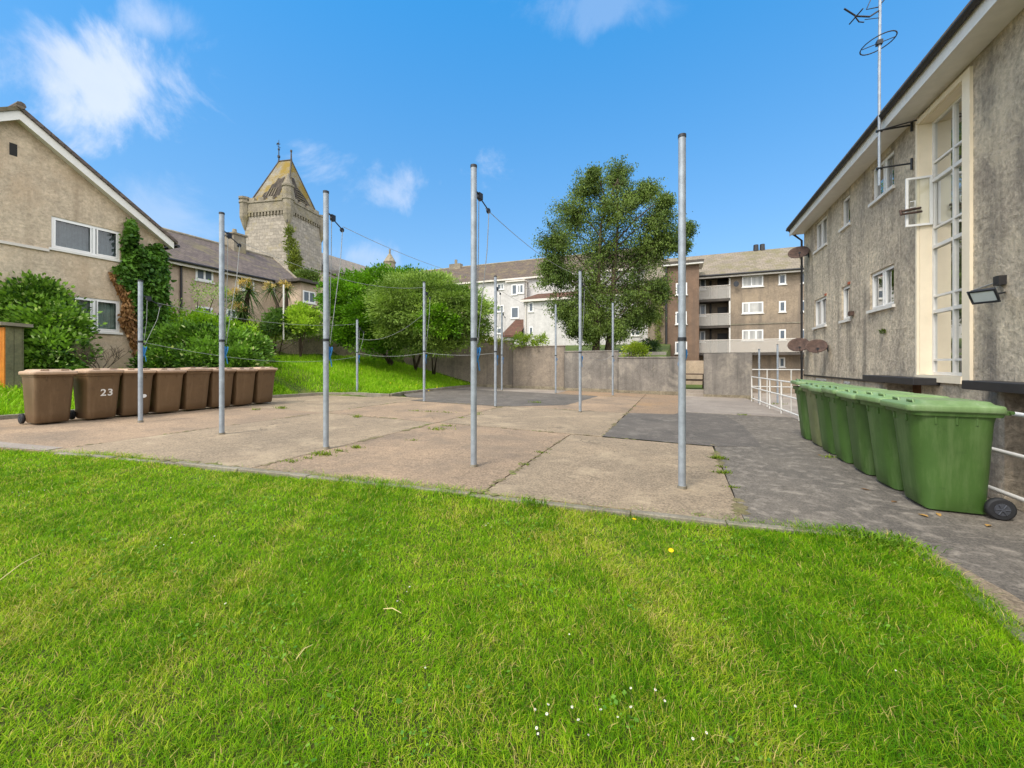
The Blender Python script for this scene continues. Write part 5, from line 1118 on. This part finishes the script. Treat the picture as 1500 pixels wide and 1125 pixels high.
# cabbage palms
def cordyline(label, base, heads, spread, nlv):
    r = thing('cabbage_palm', label, 'palm', tuple(base), 'cabbage palms in front of the terrace house'); m = MB(); P = []; T = []; L = []; FP = []
    top = Vector(base)
    for (h, s) in heads:
        h = Vector(h); m.tube([base, (Vector(base)*.5+h*.5)+Vector((.05, 0, 0)), h], [.13*s, .1*s, .07*s], 8)
        for k in range(nlv):
            d = Vector((random.gauss(0, 1), random.gauss(0, 1), random.gauss(.15, .8))).normalized(); P.append(h); T.append(d); L.append(spread*s*random.uniform(.7, 1.1))
        FP.append((tuple(h+Vector((0, -.15, .18*s))), (.3*s, .3*s, .24*s)))
    m.build('trunk', M['bark'], r)
    # strap leaves that arch over at the tip
    V = []; Fc = []; Cc = []
    for p, d, l in zip(P, T, L):
        side = d.cross(Vector((0, 0, 1))); side = side.normalized() if side.length > .01 else Vector((1, 0, 0)); w = .028
        c = np.array(lin(70, 92, 40)[:3])*random.uniform(.7, 1.5); b = len(V)
        for t in (0, .35, .7, 1.0):
            q = p+d*l*t-Vector((0, 0, .45*l*t*t)); ww = w*(1-.75*t); V += [q+side*ww-Vector(base), q-side*ww-Vector(base)]; Cc += [c, c]
        Fc += [(b+2*i, b+2*i+1, b+2*i+3, b+2*i+2) for i in range(3)]
    link('crown', mesh_np('crown', [tuple(v) for v in V], Fc, np.array(Cc)), M['leaf'], r)
    Pp, Tt, Ll, Ww, Cc = clump_leaves(FP, 16*len(FP), .09, 26, .05, (lin(196, 160, 74), lin(232, 204, 132)), fill=.1)
    link('flower_plume', leaf_mesh('flower_plume', Pp-np.array(base), Tt, Ll, Ww, Cc), M['leaf'], r)
b0 = at(353, 485, 17.0)
cordyline('bushy cabbage palm with three cream flower heads', b0, [(at(364, 426, 17.0), 1.0), (at(350, 437, 16.8), .85), (at(354, 456, 16.6), .8)], 1.0, 90)
b1 = at(417, 480, 19.5)
cordyline('slim forked cabbage palm with two pale flower heads', b1, [(at(397, 424, 19.5), .75), (at(420, 425, 19.6), .9)], .95, 60)
# white standing pole in the terrace garden
wp0, wp1 = at(415.5, 488, 18.6), at(415.5, 417, 18.6); wpo = thing('garden_pole', 'thin white pole standing in the terrace garden by the slim palm', 'pole', tuple(wp0)); MB().tube([tuple(wp0-Vector((0, 0, .3))), tuple(wp1)], .035, 8).build('pole', M['white_paint'], wpo)
# the two big shrubs above the bank
base_s = (-14.3, 17.6, terrain(-14.3, 17.6))
plant('round_shrub', 'large rounded bright green shrub above the grass bank', 'shrub', px_clumps([(528, 446, 20.0, 42), (560, 422, 20.4, 29), (592, 420, 20.6, 25), (505, 465, 19.6, 26), (545, 468, 19.4, 34), (520, 494, 19.7, 20), (556, 500, 19.8, 20), (500, 494, 19.6, 15), (585, 502, 20.2, 18), (558, 510, 19.4, 13), (620, 432, 21, 26), (500, 440, 20.2, 24), (575, 470, 20.2, 34)]), 560, .36, 86, .13, (lin(58, 98, 12), lin(122, 170, 36)), base=base_s, wide=.5, rough=.14, fill=.3, stem_r=.09, flat=.5, var=.14, stem_n=3)
plant('spreading_shrub', 'olive grey green spreading shrub overhanging the brown wall', 'shrub', px_clumps([(600, 442, 18.6, 38), (642, 440, 18.9, 33), (575, 462, 18.2, 28), (625, 470, 18.3, 34), (670, 455, 18.8, 36), (697, 462, 19.2, 22), (703, 490, 19.6, 13), (618, 420, 19.3, 20), (690, 485, 19, 18), (598, 494, 19.0, 22), (570, 488, 18.8, 18), (625, 498, 19.0, 18), (660, 496, 18.9, 18), (610, 506, 18.7, 14), (643, 507, 18.5, 13), (672, 503, 18.8, 12), (576, 446, 18.4, 28), (650, 480, 18.9, 20)]), 560, .44, 96, .14, (lin(76, 104, 34), lin(152, 178, 82)), base=(-13.2, 18.2, terrain(-13.2, 18.2)), wide=.3, rough=.26, fill=.3, droop=.2, stem_r=.08, flat=.36, var=.13, stem_n=2)
plant('round_shrub', 'small bright green shrub hanging over the brown wall by the bank edge post', 'shrub', px_clumps([(640, 470, 17.9, 20), (655, 478, 17.9, 16), (628, 482, 17.9, 14)]), 130, .22, 34, .13, (lin(62, 104, 10), lin(126, 176, 30)), base=(-12.2, 18.6, terrain(-12.2, 18.6)), wide=.5, rough=.14, flat=.6)
# birch behind the boundary wall
ZT_ = 24.2; tb0, tb1 = at(872, 512, ZT_), at(890, 512, ZT_+.2); tz0 = terrain(tb0.x, tb0.y)
bi = thing('birch_tree', 'tall birch with twin trunks and drooping leaves behind the grey wall', 'tree', (tb0.x, tb0.y, tz0))
blobs = [(905, 258, 24), (862, 272, 27), (948, 275, 18), (840, 312, 34), (900, 305, 40), (962, 318, 32), (1005, 332, 12), (815, 352, 28), (880, 368, 52), (942, 368, 46), (978, 352, 24), (1000, 355, 10), (818, 400, 30), (868, 425, 50), (932, 425, 46), (966, 420, 18), (826, 448, 22), (880, 466, 34), (926, 462, 24), (842, 478, 11), (950, 456, 11), (806, 385, 16), (925, 290, 16), (870, 250, 8), (975, 290, 8), (866, 484, 13), (906, 480, 13), (850, 465, 16)]
m = MB(); tips = []; nodes = []
for px, py, r in blobs:
    r *= 1.13; c = at(px, py, ZT_+random.uniform(-1.2, 1.2)); nodes.append((c, r/F*ZT_))
for base in (tb0, tb1):
    b = Vector((base.x, base.y, tz0-.1)); t = at(880 if base is tb0 else 905, 330, ZT_)
    m.tube([b, b+(t-b)*.15+Vector((.05, 0, 0)), b+(t-b)*.4, b+(t-b)*.7, t, at(905, 262, ZT_)], [.24, .2, .16, .11, .07, .03], 10)
def trunk_at(z):
    k = max(0, min(1, (z-tz0)/9)); return Vector((tb0.x, tb0.y, tz0))*(1-k)+at(892, 300, ZT_)*k
for c, r in nodes:
    s = trunk_at(max(tz0+1.0, c.z-.5-(c-trunk_at(c.z)).length*.75)); mid = (s+c)/2+Vector((0, 0, .35))
    m.tube([s, s*.6+mid*.4, mid, c*.6+mid*.4+Vector((0, 0, .1)), c], [.06, .05, .04, .03, .02], 6)
    for k in range(int(34+r*40)):
        d = Vector(unit(RNG.normal(size=(1, 3)))[0]); e = c+d*r*random.uniform(.4, 1.1); tips.append((c, e))
        q = (c+e)/2+Vector((0, 0, .12)); m.tube([c, q, e], [.013, .009, .005], 4)
m.build('trunk', M['bark'], bi)
P = []; tone = []
for c, e in tips:
    nl = random.randint(54, 96); tt_ = random.random()
    for k in range(nl):
        f = random.uniform(.35, 1.15); p = c+(e-c)*f; P.append((p.x+random.gauss(0, .14), p.y+random.gauss(0, .14), p.z-abs(random.gauss(0, .22)))); tone.append(tt_)
P = np.array(P); n = len(P); tone = np.clip(.5+.35*wob(P, .9, 2.0)+(np.array(tone)-.5)*.6+RNG.normal(0, .2, n), 0, 1)[:, None]
T = RNG.normal(size=(n, 3))*(.55, .55, .4)+(0, 0, -.75); L = .108*(.6+.7*RNG.random(n))
C = np.array(lin(58, 80, 30)[:3])+(np.array(lin(120, 140, 62)[:3])-np.array(lin(58, 80, 30)[:3]))*tone
link('crown', leaf_mesh('crown', P-np.array((tb0.x, tb0.y, tz0)), T, L, L*.3, C), M['leaf'], bi)
# small plants beyond and on the boundary wall
plant('wall_top_plant', 'bright green weeds sprouting on the wall above the peeling paint', 'weeds', px_clumps([(763, 498, 20.3, 9), (778, 500, 20.3, 8), (795, 499, 20.3, 7), (755, 503, 20.3, 6), (785, 504, 20.3, 10, .3, 4)]), 70, .12, 24, .11, (lin(96, 124, 30), lin(162, 180, 70)), base=(-7.2, 19.35, 2.3), wide=.4, stem_r=.012)
plant('wall_top_plant', 'yellowish weeds on the higher wall beside the spreading shrub', 'weeds', px_clumps([(722, 499, 20.6, 7, .2, 4), (735, 500, 20.6, 6, .2, 3), (710, 497, 20.6, 6, .2, 4)]), 36, .1, 22, .1, (lin(110, 128, 30), lin(176, 178, 70)), base=(-9, 19.4, 2.55), wide=.4, stem_r=.01)
plant('bush', 'dark clipped bush behind the low planter wall', 'bush', px_clumps([(948, 508, 24.5, 10), (958, 510, 24.5, 9), (938, 512, 24.5, 9)]), 90, .14, 26, .09, (lin(30, 50, 22), lin(74, 98, 42)), wide=.55)
plant('bush', 'yellow green low bush behind the grey wall near the birch', 'bush', px_clumps([(922, 515, 21, 9), (934, 512, 21, 10), (945, 516, 21, 8)]), 70, .13, 26, .09, (lin(98, 122, 24), lin(158, 172, 50)), wide=.5)
plant('wall_fern', 'little fern tuft growing out of the grey pebbledash below the middle window', 'fern', [(tuple(onx(1294, 487, XB-.04)), .045)], 7, .03, 12, .05, (lin(60, 84, 24), lin(116, 130, 50)), base=tuple(onx(1294, 489, XB-.01)), stem_r=.006, wide=.4)
plant('climbing_plant', 'thin green climber on the beige end wall', 'climber', [(tuple(ony(964, py, 36.6)), (.28, .12, 1.2)) for py in (505, 480, 460)]+[(tuple(ony(960, 440, 36.6)), (.5, .12, .6))], 50, .18, 20, .14, (lin(120, 134, 60), lin(160, 168, 90)), wide=.6, stem_r=.02, base=(ony(964, 520, 36.6).x, 36.7, .5))
plant('tower_creeper', 'green creeper growing up the corner of the stone tower', 'creeper', px_clumps([(427, 365, 49.2, 5, .4, 16), (431, 385, 48.8, 7, .5, 14), (434, 398, 48.4, 8, .5, 8), (425, 345, 49.2, 3, .3, 10)]), 90, .35, 26, .26, (lin(84, 96, 34), lin(132, 140, 60)), wide=.6, base=tuple(at(430, 415, 49)), stem_r=.05)
plant('roof_bush', 'bush sprouting beside the flat roof of the small bay', 'bush', px_clumps([(452, 408, 36, 10), (442, 410, 36, 8), (462, 411, 36, 7)]), 80, .3, 24, .22, (lin(64, 84, 36), lin(112, 130, 62)), wide=.5, base=tuple(at(452, 425, 36)))
# ------------------------------------------------------------------ grass
def blades(name, XY, Z0, H, Wd, C, lean, mat='grass'):
    n = len(XY); a = RNG.random(n)*2*math.pi; S = np.stack([np.cos(a), np.sin(a), np.zeros(n)], 1); la = a+math.pi/2+RNG.normal(0, .5, n)
    Ld = np.stack([np.cos(la), np.sin(la), np.zeros(n)], 1)*lean[:, None]+np.stack([.4*wob(np.c_[XY, np.zeros(n)], 2.6, 4), .4*wob(np.c_[XY, np.zeros(n)], 2.3, 9), np.zeros(n)], 1)
    B = np.c_[XY, Z0]; up = np.array([0, 0, 1.0]); H = H[:, None]; W = Wd[:, None]
    l2 = np.minimum(np.linalg.norm(Ld, axis=1, keepdims=True), 1.6); zt = np.sqrt(np.maximum(.12, 1-(l2*.55)**2))
    Mid = B+(Ld*.28+up*.58*zt)*H; Tip = B+(Ld*.95+up*(1.0*zt-.12*l2))*H
    V = np.stack([B-S*W, B+S*W, Mid-S*W*.8, Mid+S*W*.8, Tip-S*W*.12, Tip+S*W*.12], 1).reshape(-1, 3)
    i = np.arange(n)[:, None]*6; Fc = np.concatenate([i+np.array([0, 1, 3, 2]), i+np.array([2, 3, 5, 4])], 1).reshape(-1, 4)
    return link(name, mesh_np(name, V, Fc, np.repeat(C, 6, 0)), M[mat])
def camspace(X, Y): return -ST*X+CT*Y, CT*X+ST*Y
edx = np.array([p[0] for p in EDGE]); edy = np.array([p[1] for p in EDGE])
N = 2_400_000
X = RNG.uniform(-15, 1.74, N); Y = RNG.uniform(-2.5, 4.26, N); Zc, Xc = camspace(X, Y)
ey = np.interp(X, edx, edy)
ok = (Y < ey+.15*RNG.random(N)**2)
see = (Zc > .6) & (np.abs(Xc) < 1.5*Zc+.9)
dens = np.where(see, np.clip((2.3/np.maximum(Zc, .5))**1.35, .16, 1), .05)
area = (15+1.74)*6.76; dmax = N/area
ok &= RNG.random(N) < dens*20000/dmax
X, Y, Zc = X[ok], Y[ok], Zc[ok]; n = len(X); P3 = np.c_[X, Y, np.zeros(n)]
lush = np.clip(.45+.4*wob(P3, 1.5, 5.0)+.35*wob(P3, 5.0, 2.0)+.4*wob(P3, 11.0, 6.0), 0, 1)
yel = np.clip(.36+.45*wob(P3, 1.0, 11.0)+.35*wob(P3, 3.3, 7.0)+.3*wob(P3, 8.0, 21.0), 0, 1)
edge = np.exp(-np.maximum(0, np.interp(X, edx, edy)-Y)/.16); edge = np.maximum(edge, np.exp(-np.maximum(0, 1.74-X)/.2)*(Y < 4.2))
deep = np.exp(-((X-.85)**2/.25+(Y-2.5)**2/1.6))+.6*np.exp(-((X-1.3)**2/.1+(Y-1.5)**2/.8)); lush = np.clip(lush+.6*deep, 0, 1); yel = np.clip(yel-.6*deep+.25*np.exp(-((X+.1)**2+(Y-1.2)**2)/.4), 0, 1)
H = (.014+.028*lush+.022*RNG.random(n)+.04*edge*RNG.random(n))*(1+.5*(RNG.random(n) < .03))
Wd = .0012*(.8+.7*RNG.random(n))*np.maximum(1, (Zc/2.0))**.62
ca, cb, cc, cd = (np.array(lin(*q)[:3]) for q in ((68, 120, 6), (148, 190, 18), (190, 196, 56), (206, 182, 112)))
t = np.clip(RNG.random(n)[:, None]*.55+.6*(1-lush)[:, None]-.1, 0, 1); C = ca+(cb-ca)*t
my = (RNG.random(n) < .14+.6*yel**2)[:, None]; C = np.where(my, C*.4+cc*.6, C)
md = (RNG.random(n) < .04+.15*yel**2)[:, None]; C = np.where(md, cd, C); C = C*(.8+.4*RNG.random((n, 1)))
z0 = np.clip(.018*(2-X), 0, .24)-.035+.02*np.sin(1.3*X+.6*Y)*np.cos(.9*Y)
g = blades('grass', np.c_[X, Y], z0-.004, H, Wd, C, .45+.95*RNG.random(n)); tag(g, 'short green lawn grass with yellowed patches', 'grass', kind='stuff')
# clover and broad leaved weeds between the blades
N = 26000; X = RNG.uniform(-8, 1.7, N); Y = RNG.uniform(-.5, 4.1, N); Zc, Xc = camspace(X, Y); pt = wob(np.c_[X, Y, np.zeros(N)], 2.8, 17.0)+.4*wob(np.c_[X, Y, np.zeros(N)], 7, 3.0)
ok = (Y < np.interp(X, edx, edy)-.08) & (Zc > .9) & (Zc < 5) & (np.abs(Xc) < 1.36*Zc+.3) & (pt > .28); X, Y = X[ok], Y[ok]; n = len(X)
z0 = np.clip(.018*(2-X), 0, .24)-.035+.02*np.sin(1.3*X+.6*Y)*np.cos(.9*Y); P = np.c_[X, Y, z0+.012+.03*RNG.random(n)]
a = RNG.random(n)*6.28; T = np.c_[np.cos(a), np.sin(a), RNG.normal(.1, .3, n)]; T = unit(T); B = unit(np.c_[-np.sin(a), np.cos(a), RNG.normal(0, .25, n)]); L = (.011+.016*RNG.random(n)**2)[:, None]
ca, cb = np.array(lin(70, 120, 30)[:3]), np.array(lin(128, 168, 56)[:3]); C = ca+(cb-ca)*RNG.random((n, 1))
V = np.stack([P, P+T*L*.5+B*L*.42, P+T*L, P+T*L*.5-B*L*.42], 1).reshape(-1, 3)
g = link('clover', mesh_np('clover', V, np.arange(4*n).reshape(-1, 4), np.repeat(C, 4, 0)), M['leaf']); tag(g, 'clover and small round weeds among the lawn grass', 'ground cover', kind='stuff')
# longer grass on the bank
N = 260_000; X = RNG.uniform(-20, -10, N); Y = RNG.uniform(2.6, 19.15, N)
kx = np.where(Y < 11.2, -13.2, np.where(Y > 12.2, -10.15, -13.2+3.05*(Y-11.2))); dgx = np.array([diag_x(v) for v in np.linspace(2.6, 19.2, 400)]); dg = np.interp(Y, np.linspace(2.6, 19.2, 400), dgx)
ok = (X < kx-.06) & (X > np.maximum(dg, np.where(Y < 9, -17.4, -30))+.02); Zc, Xc = camspace(X, Y); ok &= (np.abs(Xc) < 1.36*Zc+1)
X, Y, Zc = X[ok], Y[ok], Zc[ok]; n = len(X); P3 = np.c_[X, Y, np.zeros(n)]; Z0 = np.array([terrain(a, b) for a, b in zip(X, Y)])
lush = np.clip(.5+.5*wob(P3, .9, 5.0), 0, 1); H = .06+.14*lush*RNG.random(n)+.16*RNG.random(n)**5; Wd = .0075*(.7+.7*RNG.random(n))
ca, cb = np.array(lin(92, 146, 10)[:3]), np.array(lin(170, 208, 44)[:3]); C = ca+(cb-ca)*np.clip(RNG.random(n)*.8+.3*(1-lush), 0, 1)[:, None]
md = RNG.random(n) < .05; C[md] = np.array(lin(178, 180, 90)[:3])
g = blades('bank_grass', np.c_[X, Y], Z0-.01, H, Wd, C, .3+.5*RNG.random(n)); tag(g, 'longer bright grass on the bank below the shrubs', 'grass', kind='stuff')
# flowers, weeds and litter
def daisy(p, r, mat, name, label, cat, group, h=.05, npet=9):
    m = MB(); c = Vector(p)+Vector((0, 0, h)); tlt = Vector((random.uniform(-.3, .3), random.uniform(-.5, .1), 1)).normalized(); u = tlt.cross(Vector((1, 0, 0))).normalized(); w = tlt.cross(u)
    for k in range(npet):
        a = 2*math.pi*k/npet; d = u*math.cos(a)+w*math.sin(a); s = tlt.cross(d); m.add([c+d*r*.15, c+d*r*.7+s*r*.22, c+d*r, c+d*r*.7-s*r*.22], [(0, 1, 2, 3)])
    m.add([c+(u*math.cos(a)+w*math.sin(a))*r*.3+tlt*.002 for a in [i*math.pi/4 for i in range(8)]], [tuple(range(8))], False, 1)
    m.tube([Vector(p)-Vector((0, 0, .02)), c], .0012, 4, mi=2)
    tag(m.build(name, [M[mat], M['yellow'], M['lawn']]), label, cat, group)
random.seed(21)
dz_px = [(18, 722), (28, 727), (36, 722), (42, 719), (65, 717), (30, 735), (250, 788), (262, 783), (270, 785), (240, 798), (281, 796), (228, 803), (314, 787), (330, 890), (600, 862), (596, 868), (582, 884), (715, 768), (720, 772), (712, 771), (623, 986), (803, 1040), (784, 1050), (801, 1053), (847, 1059), (786, 1074), (788, 1081), (862, 1083), (880, 1046), (924, 1016), (960, 1019), (974, 1034), (838, 1041), (924, 1046), (1015, 1093), (1035, 1085), (1312, 985), (834, 936), (1165, 1040), (905, 1055)]
for px, py in dz_px:
    p = onground(px, py+4); daisy((p.x, p.y, pad_z(p.x, p.y)-.02), random.uniform(.004, .0065), 'petal', 'daisy', 'tiny white daisy flowering in the front lawn', 'daisy', 'daisies in the lawn', random.uniform(.04, .06))
for px, py, lab in ((983, 808, 'bright yellow dandelion right out in the lawn before the near post'), (929, 761, 'yellow dandelion at the concrete edge of the lawn')):
    p = onground(px, py+4); daisy((p.x, p.y, pad_z(p.x, p.y)-.02), .02, 'yellow', 'dandelion', lab, 'dandelion', 'dandelions in the lawn', .05, 14)
for px, py in ((640, 560), (655, 566), (628, 552), (610, 545), (600, 540), (520, 535), (545, 532), (505, 545), (585, 538), (560, 548), (530, 552), (648, 572), (500, 530), (572, 530)):
    p = at(px, py, 17.5+random.uniform(-2.5, .8)); daisy((p.x, p.y, terrain(p.x, p.y)), .028, 'yellow', 'dandelion', 'yellow flower in the long grass of the bank', 'dandelion', 'yellow flowers on the bank', .24, 10)
def tuft(px, py, n, h, lab, s=.06, cols=((74, 100, 20), (140, 156, 50))):
    p = onground(px, py); XY = np.array([p.x, p.y])+RNG.normal(0, s, (n, 2))*(1, .6); ca, cb = np.array(lin(*cols[0])[:3]), np.array(lin(*cols[1])[:3])
    g = blades('weed_tuft', XY, np.full(n, pad_z(p.x, p.y)-.004), h*(.5+RNG.random(n)), np.full(n, .006), ca+(cb-ca)*RNG.random((n, 1)), .6+.8*RNG.random(n))
    tag(g, lab, 'weed', 'weeds in the concrete joints')
for px, py, n, h, lab, s in ((472, 666, 120, .05, 'long mossy weed strip beside the foot of the third front post', .1), (497, 661, 50, .04, 'weed tuft just past the foot of the third front post', .06), (424, 676, 50, .03, 'weed tuft where the mossy joint meets the lawn', .06), (450, 671, 40, .03, 'flat weed between the lawn and the mossy strip', .07),
        (523, 656, 60, .06, 'upright weed tuft by a chip in the mossy joint', .05), (641, 629, 80, .05, 'mossy weed strip at the crossing of the slab joints', .12), (655, 624, 50, .04, 'weed tuft just beyond the crossing of the joints', .08), (604, 645, 30, .03, 'small weed midway along the mossy joint', .05), (677, 612, 40, .03, 'small weed further up the joint behind the second front post', .07),
        (523, 611, 60, .07, 'weed tuft in the far slab before the kerb post', .07), (412, 598, 80, .07, 'weed tuft on the slab by the end brown bin', .08), (610, 602, 40, .04, 'flat weed in the cross joint before the bank edge post', .1), (630, 603, 40, .04, 'second flat weed in the cross joint', .1), (652, 604, 50, .04, 'longest flat weed in the cross joint', .12), (700, 607, 30, .04, 'weed where the cross joint nears the front posts', .08),
        (793, 663, 40, .03, 'pale weed in the joint between the two nearest posts', .05), (768, 680, 40, .03, 'weed in the near joint beside a dark chip', .05), (1052, 672, 110, .05, 'yellow green moss cushion on the edge of the tarmac', .05), (1060, 693, 90, .045, 'rounded moss cushion beside the near post on the tarmac edge', .05), (1057, 684, 40, .03, 'thin moss between the two cushions on the tarmac edge', .04), (1072, 714, 40, .03, 'yellowed moss on the tarmac edge nearest the lawn', .04),
        (1088, 608, 70, .05, 'weed tuft on the pale screed before the pier', .1), (785, 590, 60, .08, 'weed tuft on the dark tarmac patch', .1), (1215, 671, 60, .05, 'weed at the foot of the dull olive green bin', .06), (1140, 592, 60, .06, 'weed strip below the white railing', .15), (375, 600, 40, .05, 'weed beside the end brown bin', .07)):
    tuft(px, py, n, h, lab, s)
for px, py, n, h, lab, s in ((1270, 788, 180, .06, 'leafy weed clump spilling over the path edge by the lawn corner', .14), (1310, 800, 150, .055, 'leafy weed clump at the very corner of the lawn', .12), (780, 738, 70, .07, 'taller grass tuft at the concrete edge between the near posts', .08)):
    tuft(px, py, n, h, lab, s, ((62, 98, 16), (126, 162, 40)))
def stalk(lab, a, b, r=.003):
    p, q = onground(*a), onground(*b); p.z += .03; q.z += .05; tag(MB().tube([p, (p+q)/2+Vector((0, 0, .015)), q], [r, r, r*.6], 6).build('straw_stalk', M['straw']), lab, 'stalk')
stalk('long pale straw stalk lying on the lawn under the brown bins', (0, 857), (60, 822)); stalk('short broken straw on the mid lawn', (562, 900), (588, 912), .0025)
stalk('thin dry stalk on the lawn', (434, 975), (458, 960), .002)
lm = [plain('dead_leaf_%s' % k, c, .8) for k, c in (('ochre', lin(168, 128, 64)), ('brown', lin(126, 92, 56)))]
for px, py, lab in ((1310, 737, 'ochre fallen leaf beside the front of the nearest green bin'), (1268, 719, 'fallen leaf by the second green bin'), (1352, 757, 'fallen leaf under the side of the nearest green bin'), (1375, 756, 'brown fallen leaf near the black bin wheel'), (1448, 772, 'damp brown leaf behind the black bin wheel'), (1200, 668, 'fallen leaf by the dull olive bin')):
    p = onground(px, py); a = random.random()*6; s = .045; c_, s__ = math.cos(a), math.sin(a); z = pad_z(p.x, p.y)+.012
    pts = [(-s, 0, 0), (-.3*s, .4*s, .008), (.5*s, .35*s, .012), (s, 0, .004), (.4*s, -.4*s, .01), (-.4*s, -.35*s, .006)]
    tag(MB().add([(p.x+x*c_-y*s__, p.y+x*s__+y*c_, z+q) for x, y, q in pts], [tuple(range(6))]).build('fallen_leaf', random.choice(lm)), lab, 'leaf', 'fallen leaves by the green bins')
# ------------------------------------------------------------------ sun, sky, camera
SUN_AZ, SUN_EL = math.radians(SUN[0]), math.radians(SUN[1])   # azimuth clockwise from +Y
sd = Vector((math.sin(SUN_AZ)*math.cos(SUN_EL), math.cos(SUN_AZ)*math.cos(SUN_EL), math.sin(SUN_EL)))
ld = bpy.data.lights.new('sun', 'SUN'); ld.energy = SUN[2]; ld.angle = math.radians(SUN[3]); ld.color = (1, .95, .87)
so = bpy.data.objects.new('sun', ld); COL.objects.link(so); so.rotation_euler = (-sd).to_track_quat('-Z', 'Y').to_euler()
wd = bpy.data.worlds.new('World'); SC.world = wd; wd.use_nodes = True; nt = wd.node_tree; nt.nodes.clear()
out = nt.nodes.new('ShaderNodeOutputWorld'); bg = nt.nodes.new('ShaderNodeBackground'); nt.links.new(bg.outputs[0], out.inputs[0])
sky = nt.nodes.new('ShaderNodeTexSky'); sky.sky_type = 'NISHITA'; sky.sun_disc = False; sky.sun_elevation = SUN_EL; sky.sun_rotation = SUN_AZ; sky.air_density = 1.0; sky.dust_density = .6; sky.ozone_density = 1.6
dirv = nd(nt, 'ShaderNodeTexCoord').outputs['Generated']
nv = nd(nt, 'ShaderNodeVectorMath', operation='NORMALIZE'); nt.links.new(dirv, nv.inputs[0]); dirv = nv.outputs[0]
gm = nd(nt, 'ShaderNodeGamma'); gm.inputs[1].default_value = .55; nt.links.new(sky.outputs[0], gm.inputs[0])
sz = nd(nt, 'ShaderNodeSeparateXYZ'); nt.links.new(dirv, sz.inputs[0])
hue = mix(nt, 1.0, gm.outputs[0], ramp(nt, sz.outputs[2], .2, .68, SKY[1], SKY[2]), 'MULTIPLY')
def vdot(v):
    n = nd(nt, 'ShaderNodeVectorMath', operation='DOT_PRODUCT'); nt.links.new(dirv, n.inputs[0]); n.inputs[1].default_value = tuple(v); return n.outputs['Value']
def mth(op, a, b=None, c=None):
    n = nd(nt, 'ShaderNodeMath', operation=op)
    for k, v in enumerate((a, b, c)):
        if v is None: continue
        if isinstance(v, (int, float)): n.inputs[k].default_value = v
        else: nt.links.new(v, n.inputs[k])
    return n.outputs[0]
cl = None
big = noise(nt, dirv, 4.2, 13, .62, .7)
def cloud(px, py, rx, ry, dens, cut=.5, tilt=0.0):
    "one cloud: an elliptic patch of the sky, broken up by noise"
    global cl
    d = (at(px, py, 1)-Vector((0, 0, CZ))).normalized(); u = Vector((CT, ST, 0)); u = (u-d*u.dot(d)).normalized(); v = d.cross(u)*-1; v = v if v.z > 0 else -v
    u2 = u*math.cos(tilt)+v*math.sin(tilt); v2 = v*math.cos(tilt)-u*math.sin(tilt); k = F*(1+((px-750)**2+(py-HOR)**2)/F**2)**.5
    a = mth('MULTIPLY', vdot(u2), k/rx); b = mth('MULTIPLY', vdot(v2), k/ry); r2 = mth('ADD', mth('MULTIPLY', a, a), mth('MULTIPLY', b, b))
    f = mth('SUBTRACT', 1.0, mth('SQRT', r2)); front = mth('GREATER_THAN', vdot(d), 0.0)
    e = mth('ADD', mth('MULTIPLY', f, .75), mth('MULTIPLY', mth('SUBTRACT', big, cut), 3.2)); s = nd(nt, 'ShaderNodeMapRange', interpolation_type='SMOOTHSTEP'); nt.links.new(e, s.inputs[0]); s.inputs[1].default_value = .05; s.inputs[2].default_value = .8
    s = mth('MULTIPLY', mth('MULTIPLY', s.outputs[0], dens), front); cl = s if cl is None else mth('MAXIMUM', cl, s)
for c in CLOUDS: cloud(*c)
fw = Vector((-ST, CT, 0.0))
# broken cloud bank overhead and behind the viewer, out of the picture: it whitens the daylight
e = mth('SUBTRACT', .42, vdot(Vector((fw.x, fw.y, 0)))); bk2 = nd(nt, 'ShaderNodeMapRange', interpolation_type='SMOOTHSTEP'); nt.links.new(mth('ADD', e, mth('MULTIPLY', mth('SUBTRACT', big, .5), .5)), bk2.inputs[0]); bk2.inputs[1].default_value = 0.05; bk2.inputs[2].default_value = .45
bank = mth('MULTIPLY', bk2.outputs[0], .95)
sh_ = noise(nt, dirv, 3.0, 6, .6)
white = ramp(nt, sh_, .3, .75, CLOUDC[0], CLOUDC[1])
fin = mix(nt, bank, mix(nt, cl, hue, white), ramp(nt, sh_, .3, .75, BANKC[0], BANKC[1])); nt.links.new(fin, bg.inputs[0]); bg.inputs[1].default_value = SKY[0]
cam = bpy.data.cameras.new('camera'); co = bpy.data.objects.new('camera', cam); COL.objects.link(co); SC.camera = co
co.location = (0, 0, CZ); co.rotation_euler = (math.pi/2, 0, TH); cam.sensor_width = 36; cam.lens = 36*F/1500; cam.shift_y = (HOR-562.5)/1500; cam.clip_start = .05; cam.clip_end = 2000
vs = SC.view_settings; vs.view_transform = 'Standard'; vs.look = 'None'; vs.exposure = EXPOSURE; vs.gamma = 1.0
